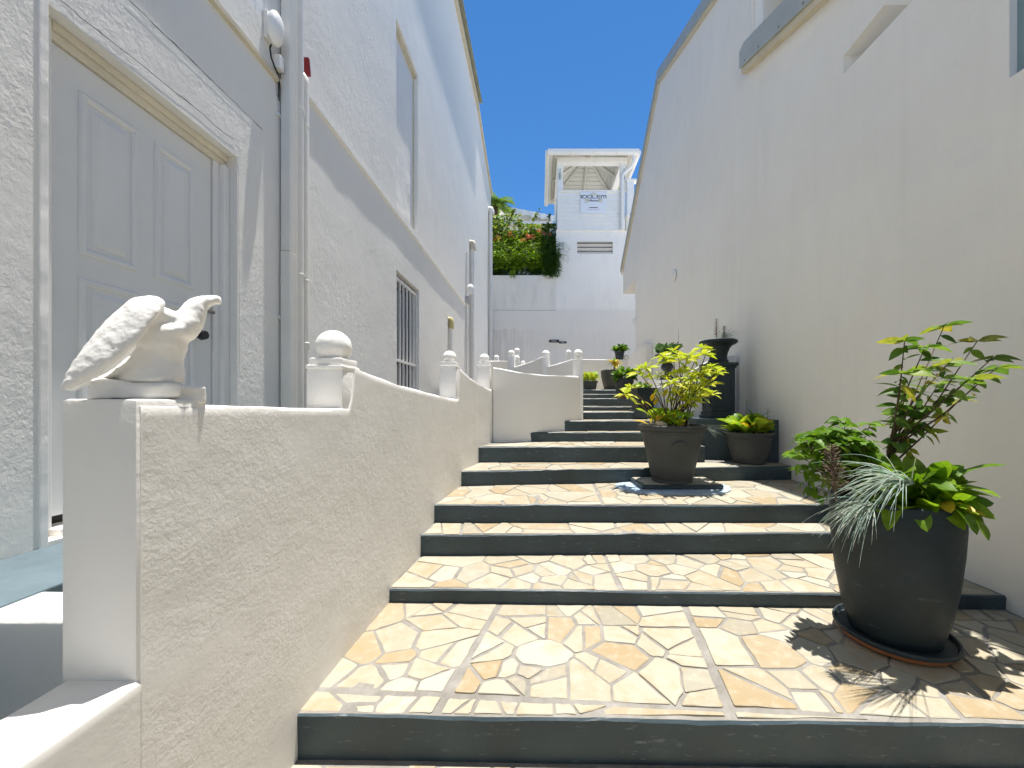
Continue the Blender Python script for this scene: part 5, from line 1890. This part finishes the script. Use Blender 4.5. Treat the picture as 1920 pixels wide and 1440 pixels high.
# --- bushy shrub, left of the pot
Bc = Vector((P1.x - 0.17, P1.y + 0.06, RIM1))
bush = empty("potted_bush", Bc, "rounded bush of small fresh green leaves leaning left over the big dark pot", "plant")
bm = nb()
cen = P(1562, 850, Bc.y)
for i in range(44):
    d = Vector((rng.gauss(0, 1), rng.gauss(0, 1), rng.gauss(0.35, 0.9)))
    d.normalize()
    r = rng.uniform(0.7, 1.0)
    e = cen + Vector((d.x * 0.185 * r, d.y * 0.16 * r, d.z * 0.155 * r))
    if i == 0: e = P(1575, 785, Bc.y)
    if i == 1: e = P(1632, 795, Bc.y)
    b = Bc + Vector((rng.uniform(-.03, .03), rng.uniform(-.03, .03), 0))
    mid = b.lerp(e, 0.55) + Vector((0, 0, 0.03))
    tube(bm, [b, mid, e], [0.004, 0.003, 0.0015], 5)
    whorl(bush, 'bush', e, 6, 0.074, 0.0, tilt=0.9)
    for k in range(5):
        s = rng.uniform(0.45, 0.95)
        p = mid.lerp(e, max(0, s * 2 - 1))
        add_leaf(bush, pick('bush'), orient(p, rdir(rng, rng.uniform(-1.0, 0.5)), rng.uniform(0.05, 0.08), rng.uniform(-1.2, 1.2)))
for (px, py) in ((1512, 905), (1520, 918), (1530, 925), (1500, 880), (1545, 930)):
    e = P(px, py, Bc.y - 0.02)
    tube(bm, [Bc, Bc.lerp(e, 0.5) + Vector((0, 0, 0.06)), e], [0.003, 0.0025, 0.0012], 5)
    for k in range(4):
        add_leaf(bush, pick('bush'), orient(e + Vector((rng.uniform(-.02, .02), rng.uniform(-.02, .02), rng.uniform(0, .03))), rdir(rng, -1.2), 0.055, rng.uniform(-0.5, 0.5)))
mesh_obj("stem", bm, M['stem_g'], bush, smooth=True)

# --- broad glossy leaves filling the pot
Fc = Vector((P1.x + 0.06, P1.y - 0.03, RIM1))
fern = empty("broad_leaf_plant", Fc, "glossy broad wavy-leaved plant spilling over the rim of the big dark pot", "plant")
for i in range(92):
    a = rng.uniform(0, 6.28)
    r = 0.175 * math.sqrt(rng.random())
    b = Fc + Vector((math.cos(a) * r - 0.02, math.sin(a) * r * 0.9, rng.uniform(-0.01, 0.13)))
    el = rng.uniform(0.0, 1.6) if i < 66 else rng.uniform(1.2, 3.0)
    a2 = a + rng.uniform(-1.0, 1.0)
    d = Vector((math.cos(a2), math.sin(a2), el))
    add_leaf(fern, pick('broad'), orient(b, d, rng.uniform(0.10, 0.18), rng.uniform(-1.3, 1.3), wscale=rng.uniform(1.1, 1.6)))
for i in range(26):
    a = rng.uniform(-2.9, -0.1)
    b = Fc + Vector((math.cos(a) * 0.15 - 0.03, math.sin(a) * 0.14, rng.uniform(0.0, 0.07)))
    add_leaf(fern, pick('broad'), orient(b, Vector((math.cos(a) * 0.6 + rng.uniform(-0.5, 0.5), -0.5, rng.uniform(-0.5, 1.6))), rng.uniform(0.09, 0.14), rng.uniform(-1.0, 1.0), wscale=rng.uniform(1.3, 1.8)))
for (dx, dy, z, dirx) in ((0.0, -0.19, 0.02, (0.05, -0.5, -1)), (-0.08, -0.17, 0.03, (-0.3, -0.6, -0.5)), (0.10, -0.17, 0.03, (0.2, -0.6, -0.55)), (0.16, -0.12, 0.04, (0.7, -0.5, -0.4)), (-0.14, -0.13, 0.03, (-0.8, -0.6, -0.2)), (0.03, -0.2, 0.05, (0.1, -0.7, -0.4)), (0.20, 0.0, 0.08, (0.9, 0.1, 0.3)), (0.20, -0.06, 0.03, (0.9, -0.1, -0.7))):
    add_leaf(fern, pick('broad'), orient(Fc + Vector((dx - 0.04, dy + 0.02, z)), Vector(dirx), rng.uniform(0.11, 0.15), rng.uniform(-0.3, 0.3), wscale=1.4))
for q in range(3):
    add_leaf(fern, pick('broadgold'), orient(Fc + Vector((-0.02 + 0.03 * q, -0.16, 0.05 - 0.01 * q)), Vector((-0.5 + 0.6 * q, -0.7, 0.0)), 0.085, 0.3, wscale=1.2))

# --- blue fescue tufts
def fescue(name_label, base, n, L, dirs, spread=0.5, w=0.0013, seed=1, droop=1.4):
    r = random.Random(seed)
    e = empty("blue_grass", base, name_label, "grass")
    bm = nb()
    for i in range(n):
        d0 = r.choice(dirs)
        d = (Vector(d0) + Vector((r.gauss(0, spread), r.gauss(0, spread), r.gauss(0, spread * 0.6)))).normalized()
        p0 = Vector(base) + Vector((r.uniform(-.02, .02), r.uniform(-.02, .02), 0))
        pts = arc(p0, d, L * r.uniform(0.55, 1.1), droop * r.uniform(0.6, 1.3), 7)
        tube(bm, pts, [w * 1.2, w * 1.3, w * 1.2, w * 1.1, w, w * 0.8, w * 0.55, w * 0.15], 3, cap=False)
    o = mesh_obj("foliage", bm, M['fescue'], e, smooth=True, kind="stuff")
    return e
fescue("silvery blue grass tuft arching left over broad leaves in the big dark pot", P(1700, 905, P1.y - 0.20), 78, 0.38, [(-1, -0.15, 0.35), (-0.95, -0.45, 0.2), (-0.9, -0.2, 0.6)], 0.24, 0.0015, 3, 1.0)
fescue("silvery blue grass tuft hanging off the left rim of the big dark pot", Vector((P1.x - 0.175, P1.y - 0.10, RIM1 + 0.01)), 76, 0.32, [(-1, -0.1, 0.4), (-1, -0.4, 0.15)], 0.26, 0.0015, 4, 1.2)

# --- dried flower spikes
def spike(label, base, H, n, seed, rad=0.05, mat='dead', tilt=(0, 0)):
    r = random.Random(seed)
    e = empty("dried_spike", base, label, "flower spike")
    bm = nb()
    top = Vector(base) + Vector((tilt[0], tilt[1], H))
    tube(bm, [base, Vector(base).lerp(top, 0.5), top], [0.004, 0.0035, 0.002], 6)
    for i in range(n):
        t = 0.22 + 0.76 * i / n
        p = Vector(base).lerp(top, t)
        a = i * 2.4 + r.uniform(-0.3, 0.3)
        L = rad * (1.15 - t * 0.75) * r.uniform(0.8, 1.15)
        d = Vector((math.cos(a), math.sin(a), 0.55))
        q = p + d.normalized() * L
        tube(bm, [p, q], [0.0022, 0.0012], 4)
        if i % 2 == 0:
            bm_leaf(bm, LM['tall'][0], orient(q - d * 0.008, d, 0.020, r.uniform(-1, 1), wscale=0.6))
    mesh_obj("spike", bm, M[mat], e)
    return e
spike("thick brown dried flower spike before the fresh bush in the big dark pot", P(1568, 940, P1.y - 0.16), 0.245, 90, 5, 0.058, tilt=(-0.02, 0))

# --- yellow-green shrub on the plinth
RIM2 = P2.z + 0.487
Yc = Vector((P2.x, P2.y, RIM2))
ysh = empty("yellow_shrub", Yc, "leggy yellow-green shrub with whorled leaves in the flared grey pot", "plant")
bm = nb()
ytips = [(1333, 690), (1323, 665), (1316, 655), (1345, 700), (1305, 700), (1290, 672), (1272, 668), (1250, 680), (1262, 660), (1245, 670), (1270, 700), (1238, 705), (1212, 690), (1198, 700), (1180, 728), (1172, 740), (1300, 730), (1315, 735), (1330, 720), (1285, 720), (1270, 735), (1320, 700), (1296, 712), (1308, 745), (1260, 720), (1335, 740), (1290, 748)]
for i, (px, py) in enumerate(ytips):
    e = P(px, py, P2.y + rng.uniform(-0.22, 0.18))
    b = Yc + Vector((rng.uniform(-.06, .16), rng.uniform(-.08, .08), 0))
    if px < 1245: b = Yc + Vector((rng.uniform(-.14, .0), rng.uniform(-.08, .08), 0))
    mid = b.lerp(e, 0.55) + Vector((0, 0, 0.05))
    tube(bm, [b, b.lerp(mid, 0.5) + Vector((0, 0, 0.012)), mid, mid.lerp(e, 0.5) + Vector((0, 0, 0.01)), e], [0.0055, 0.005, 0.0045, 0.004, 0.003], 6)
    whorl(ysh, 'yellow', e, 9, 0.125, 0.12, tilt=0.9)
    whorl(ysh, 'yellow', e + Vector((0, 0, 0.012)), 5, 0.08, 0.8, tilt=0.9)
    for k in range(7 if px > 1250 else 2):
        p = mid.lerp(e, rng.uniform(-0.2, 0.85))
        add_leaf(ysh, pick('yellow'), orient(p, rdir(rng, rng.uniform(-0.9, 0.5)), rng.uniform(0.06, 0.11), rng.uniform(-1.2, 1.2)))
mesh_obj("stem", bm, M['stem'], ysh, smooth=True)
low = empty("low_lime_plant", Yc + Vector((-0.03, -0.05, 0)), "low lime and golden foliage under the leggy shrub in the flared grey pot", "plant")
for i in range(84):
    a = rng.uniform(0, 6.28); r = rng.uniform(0.02, 0.21)
    p = Yc + Vector((math.cos(a) * r - 0.02, math.sin(a) * r, rng.uniform(0, 0.10)))
    add_leaf(low, pick('lime' if rng.random() < 0.72 else 'gold'), orient(p, rdir(rng, rng.uniform(0.4, 2.4)), rng.uniform(0.08, 0.16), rng.uniform(-1.3, 1.3)))
for (px, py) in ((1245, 745), (1228, 760), (1222, 752)):
    add_leaf(low, pick('gold'), orient(P(px, py, P2.y - 0.05), Vector((0.1, -0.3, 0.8)), 0.10, 0.2, wscale=1.4))
fescue("small blue-green grass wisps hanging from the flared grey pot", Yc + Vector((0.20, -0.12, 0.01)), 14, 0.22, [(1, -0.4, 0.1)], 0.25, 0.0016, 8, 0.9)

# --- lime plant in the rounded pot
RIM3 = P3.z + 0.30
Lc = Vector((P3.x, P3.y, RIM3))
lim = empty("lime_leaf_plant", Lc, "broad lime and yellow leaves sprouting from the rounded grey pot", "plant")
for i in range(80):
    a = rng.uniform(0, 6.28); r = rng.uniform(0.0, 0.16)
    p = Lc + Vector((math.cos(a) * r, math.sin(a) * r, rng.uniform(-0.01, 0.06)))
    el = rng.uniform(0.5, 2.4)
    add_leaf(lim, pick('lime'), orient(p, Vector((math.cos(a), math.sin(a), el)), rng.uniform(0.12, 0.21), rng.uniform(-1.4, 1.4), wscale=1.35))
for i in range(10):
    a = rng.uniform(3.4, 5.6)
    p = Lc + Vector((math.cos(a) * 0.12, math.sin(a) * 0.12, 0.06))
    add_leaf(lim, pick('gold'), orient(p, Vector((math.cos(a), math.sin(a), rng.uniform(0.4, 1.4))), rng.uniform(0.10, 0.16), rng.uniform(-1.3, 1.3), wscale=1.3))
for i in range(7):
    p = Lc + Vector((0.02 + rng.uniform(-.04, .06), rng.uniform(-.05, .05), 0.05))
    add_leaf(lim, pick('broad'), orient(p, Vector((rng.uniform(-.3, .4), rng.uniform(-.3, .3), 1.5)), rng.uniform(0.16, 0.24), rng.uniform(-1, 1)))
bm = nb()
tube(bm, [Lc + Vector((-0.01, 0, 0)), Lc + Vector((-0.02, 0, 0.2)), Lc + Vector((-0.025, 0, 0.34))], [0.003, 0.0025, 0.002], 6)
tube(bm, [Lc + Vector((0.17, 0, 0)), Lc + Vector((0.19, 0, 0.12)), Lc + Vector((0.20, 0, 0.27))], [0.003, 0.0025, 0.0015], 6)
mesh_obj("stem", bm, M['stem'], lim, smooth=True)
whorl(lim, 'yellow', Lc + Vector((-0.025, 0, 0.34)), 6, 0.03, 0.3)

# --- urn planting
Uc = PU + Vector((0, 0, 0.26))
fescue("feathery blue grass fanning from the wide-lipped urn on the pedestal", Uc + Vector((0.04, 0, 0)), 90, 0.27, [(0.9, 0, 0.6), (0.7, 0.1, 1.0), (-0.8, -0.3, 0.3), (0.3, -0.3, 1.0)], 0.35, 0.0012, 11, 0.9)
spike("taller brown dried spike standing in the wide-lipped urn", Uc + Vector((-0.03, -0.02, -0.02)), 0.285, 50, 12, 0.045)
spike("shorter brown dried spike beside the taller one in the wide-lipped urn", Uc + Vector((0.06, -0.02, -0.02)), 0.20, 44, 13, 0.045)
Sc = PB + Vector((0, 0, 0.36))
suc = empty("succulent_plant", Sc, "fleshy green succulents heaped in the dark baluster urn", "plant")
for i in range(80):
    a = rng.uniform(0, 6.28); r = rng.uniform(0, 0.12)
    add_leaf(suc, pick('succ'), orient(Sc + Vector((math.cos(a) * r, math.sin(a) * r, rng.uniform(0, 0.05))), Vector((math.cos(a), math.sin(a), rng.uniform(0.3, 2.0))), rng.uniform(0.10, 0.17), rng.uniform(-1.2, 1.2), wscale=1.3))
bm = nb()
tube(bm, [Sc + Vector((0.06, 0, 0)), Sc + Vector((0.13, 0, 0.10)), Sc + Vector((0.15, 0, 0.17))], 0.003, 6)
tube(bm, [Sc + Vector((0.15, 0, 0.165)), Sc + Vector((0.15, 0, 0.18))], 0.012, 8)
tube(bm, [Sc + Vector((0.155, 0, 0.17)), Sc + Vector((0.162, 0, 0.36))], 0.0018, 5)
mesh_obj("stem", bm, M['stem'], suc, smooth=True)

# --- small plants further up: joined foliage
def clump(label, name, base, n, key, rx, rz, L, keys2=None, up=(0.0, 1.3), cat="plant", fl=0.0):
    e = empty(name, base, label, cat)
    for i in range(n):
        a = rng.uniform(0, 6.28); r = rng.uniform(0.1, 1.0)
        p = Vector(base) + Vector((math.cos(a) * rx * r * 0.7, math.sin(a) * rx * r * 0.7, rng.uniform(0, rz * 0.7) * (1 - 0.4 * r)))
        k = key if keys2 is None or rng.random() < 0.6 else keys2
        add_leaf(e, pick(k), orient(p, Vector((math.cos(a), math.sin(a), rng.uniform(*up))), L * rng.uniform(0.7, 1.2), rng.uniform(-1.3, 1.3), wscale=1.2))
    return e
clump("bushy green leaves tumbling from the dark conical pot on its terracotta saucer", "leafy_plant", pa + Vector((0, 0, 0.29)), 130, 'bush', 0.20, 0.26, 0.11, 'dark', (-0.6, 1.4))
clump("yellow-green leaves filling the low dark trough", "leafy_plant", pc + Vector((0, 0, 0.15)), 90, 'lime', 0.15, 0.20, 0.12, 'yellow', (0.3, 2.0))
clump("green leafy rosette in the small pot on the upper wall", "leafy_plant", pd + Vector((0, 0, 0.17)), 80, 'bush', 0.15, 0.20, 0.13, 'dark', (0.0, 1.8))
clump("dark green leaves at the top of the tall square planter box", "leafy_plant", bp + Vector((0, 0, 0.28)), 30, 'dark', 0.10, 0.08, 0.08, 'lime', (0.2, 1.4))
yu = empty("spiky_plant", pb + Vector((0.06, 0, 0.35)), "small spiky half-dried plant in the square tapered planter", "plant")
for i in range(22):
    a = rng.uniform(0, 6.28)
    add_leaf(yu, pick('palm' if i % 3 else 'gold'), orient(pb + Vector((0.06, 0, 0.50)), Vector((math.cos(a), math.sin(a), rng.uniform(-0.6, 1.2))), rng.uniform(0.13, 0.2), 0, wscale=1.8))
bm = nb()
tube(bm, [pb + Vector((0.06, 0, 0.33)), pb + Vector((0.065, 0, 0.50))], [0.02, 0.012], 8)
mesh_obj("stem", bm, M['dead'], yu, smooth=True)

# ------------------------------------------------------------------ hedge above the back wall
def hedge(label, name, px0, px1, py0, py1, d0, d1, n, key, L, mat, seed, up=(-0.4, 0.8), base_py=516):
    r = random.Random(seed)
    c = P((px0 + px1) / 2, base_py, (d0 + d1) / 2)
    e = empty(name, c, label, "shrub")
    bm = nb()
    lobes = []
    for i in range(46):
        yy_ = r.uniform(py0, py1)
        lobes.append((r.uniform(px0, px1), yy_, d0 + (d1 - d0) * min(1, max(0, (py1 - yy_) / (py1 - py0) + r.gauss(0, 0.12)))))
    for i in range(n):
        l = r.choice(lobes)
        d = min(max(l[2] + r.gauss(0, 0.18), d0), d1 + 0.2)
        p = P(min(max(l[0] + r.gauss(0, 8), px0), px1), min(max(l[1] + r.gauss(0, 8), py0), py1 + 4), d)
        a = r.uniform(0, 6.28)
        bm_leaf(bm, r.choice(LM[key]), orient(p, Vector((math.cos(a), math.sin(a) - 0.4, r.uniform(*up))), L * r.uniform(0.6, 1.3), r.uniform(-0.8, 0.8)))
    mesh_obj("crown", bm, M[mat], e, kind="stuff")
    bm = nb()
    for i in range(6):
        l = r.choice(lobes)
        tube(bm, [c + Vector((r.uniform(-.3, .3), 0, -0.6)), P(l[0], (l[1] + base_py) / 2 + 6, (d0 + d1) / 2), P(*l)], [0.03, 0.02, 0.01], 6)
    mesh_obj("stem", bm, M['stem'], e)
    return e
hedge("bright feathery green shrub in the middle of the hedge over the back wall", "feathery_shrub", 930, 1024, 434, 498, 14.5, 15.7, 7500, 'fern', 0.17, 'leaf_fern', 1, (-0.7, 0.5))
hedge("dense dark green shrub at the foot of the hedge by the stucco corner", "dark_shrub", 918, 1036, 448, 518, 14.66, 15.9, 8000, 'fern', 0.15, 'leaf_dark', 2)
hedge("low dark foliage lining the top edge of the retaining wall", "dark_shrub", 916, 1040, 496, 517, 14.66, 14.95, 4500, 'fern', 0.14, 'leaf_dark', 9)
hedge("dark narrow-leaved shrub drooping over the back wall beside the tower corner", "dark_shrub", 1022, 1046, 440, 512, 14.42, 15.0, 3400, 'fern', 0.17, 'leaf_dark', 3, (-0.9, 0.3))
hedge("leafy climbing shrub with pale leaves against the far white roof", "climbing_shrub", 922, 975, 405, 450, 15.2, 15.9, 900, 'dark', 0.13, 'leaf_tall', 4)
hedge("flowering shrub with coral blooms beside the gazebo wall", "flowering_shrub", 975, 1040, 422, 455, 15.2, 15.9, 1100, 'dark', 0.13, 'leaf_tall', 5)
# arching shoots with small leaves
for si, (pts, lab) in enumerate((([(985, 455), (995, 430), (1003, 408), (1013, 390)], "arching leafy shoot reaching up before the far white roof"), ([(1022, 460), (1026, 430), (1030, 410), (1028, 402)], "upright leafy shoot close to the gazebo wall"), ([(940, 450), (955, 415), (962, 395), (966, 392)], "leafy shoot rising near the palm"))):
    q = [P(a, b, 15.1) for a, b in pts]
    e = empty("leafy_shoot", q[0], lab, "plant")
    bm = nb(); tube(bm, q, [0.02, 0.015, 0.01, 0.005], 5)
    mesh_obj("stem", bm, M['stem_g'], e)
    bm = nb()
    for k in range(60):
        s = rng.uniform(0, 2.99); i = int(s)
        p = q[i].lerp(q[i + 1], s - i)
        bm_leaf(bm, pick('dark'), orient(p, rdir(rng, rng.uniform(-0.3, 0.6)), rng.uniform(0.08, 0.15), rng.uniform(-0.6, 0.6)))
    mesh_obj("foliage", bm, M['leaf_tall'], e)
# blossoms
for bi, (px, py, n, lab) in enumerate(((993, 444, 40, "large coral red bloom cluster in the middle of the hedge"), (958, 439, 16, "small red bloom in the hedge left of the large coral cluster"), (982, 451, 16, "salmon bloom just below the large coral cluster"), (931, 446, 16, "pale pink bloom by the stucco building corner"), (1013, 433, 20, "orange pink bloom cluster below the gazebo wall"), (1030, 440, 26, "dusky pink bloom cluster against the tower corner"))):
    c = P(px, py, 14.75)
    e = empty("bloom_cluster", c, lab, "flower")
    bm = nb()
    for k in range(n):
        bm_leaf(bm, pick('bract'), orient(c + Vector((rng.gauss(0, .05 + n * .0012), rng.gauss(0, .04), rng.gauss(0, .04))), rdir(rng, rng.uniform(-.3, 1)), rng.uniform(0.06, 0.10), rng.uniform(-1, 1)))
    mesh_obj("petals", bm, M['bract'], e, kind="stuff")
# fern spray in front of the tower corner
fs = P(1044, 472, 14.38)
e = empty("fern_spray", fs, "blue-green fern spray overhanging the tower wall corner", "plant")
bm = nb()
for i in range(26):
    a = rng.uniform(-1.3, 1.0)
    d = Vector((math.cos(a), rng.uniform(-0.7, 0.1), math.sin(a)))
    pts = arc(fs + Vector((-0.1, 0.05, rng.uniform(-0.3, 0.3))), d, rng.uniform(0.35, 0.6), 0.8, 6)
    for k in range(1, 7):
        for s in (-1, 1):
            t = (pts[k] - pts[k - 1]).normalized()
            bm_leaf(bm, LM['fern'][0], orient(pts[k], t + Vector((0, -0.2, s * 0.7)), 0.13, rng.uniform(-0.5, 0.5), wscale=0.7))
mesh_obj("foliage", bm, M['leaf_dark'], e)
e = empty("fern_spray", P(962, 516, 14.46), "small green tuft hanging over the edge of the retaining wall", "plant")
bm = nb()
for i in range(40):
    a = rng.uniform(0, 6.28)
    bm_leaf(bm, LM['fern'][0], orient(P(962, 514, 14.44) + Vector((rng.uniform(-.1, .1), 0, rng.uniform(-.05, .05))), Vector((math.cos(a), -0.4, math.sin(a) - 0.4)), rng.uniform(0.1, 0.2), 0, wscale=1.2))
mesh_obj("foliage", bm, M['leaf_fern'], e)

# palm beyond the roof
pc_ = P(929, 385, 20.0)
palm = empty("palm_tree", Vector((pc_.x, pc_.y, 5.0)), "palm crown showing behind the roof edge of the stucco building", "tree")
bm = nb()
tube(bm, [Vector((pc_.x - 0.1, pc_.y, 5.0)), Vector((pc_.x, pc_.y, pc_.z - 0.4)), pc_], [0.16, 0.13, 0.10], 10)
mesh_obj("trunk", bm, M['stem'], palm, smooth=True)
for i in range(16):
    a = i * 2.4
    el = rng.uniform(0.0, 1.6)
    pts = arc(pc_, Vector((math.cos(a), math.sin(a), el)), rng.uniform(0.75, 1.15), 1.3, 8)
    bm = nb()
    tube(bm, pts, [0.02 - 0.002 * k for k in range(9)], 4)
    for k in range(1, 9):
        for j in range(3):
            p = pts[k - 1].lerp(pts[k], j / 3)
            t = (pts[k] - pts[k - 1]).normalized()
            sd = t.cross(Vector((0, 0, 1))).normalized()
            for s in (-1, 1):
                bm_leaf(bm, LM['palm'][0], orient(p, t * 0.7 + sd * s + Vector((0, 0, 0.1)), 0.42, rng.uniform(-.3, .3)))
    mesh_obj("frond", bm, M['palm'], palm)
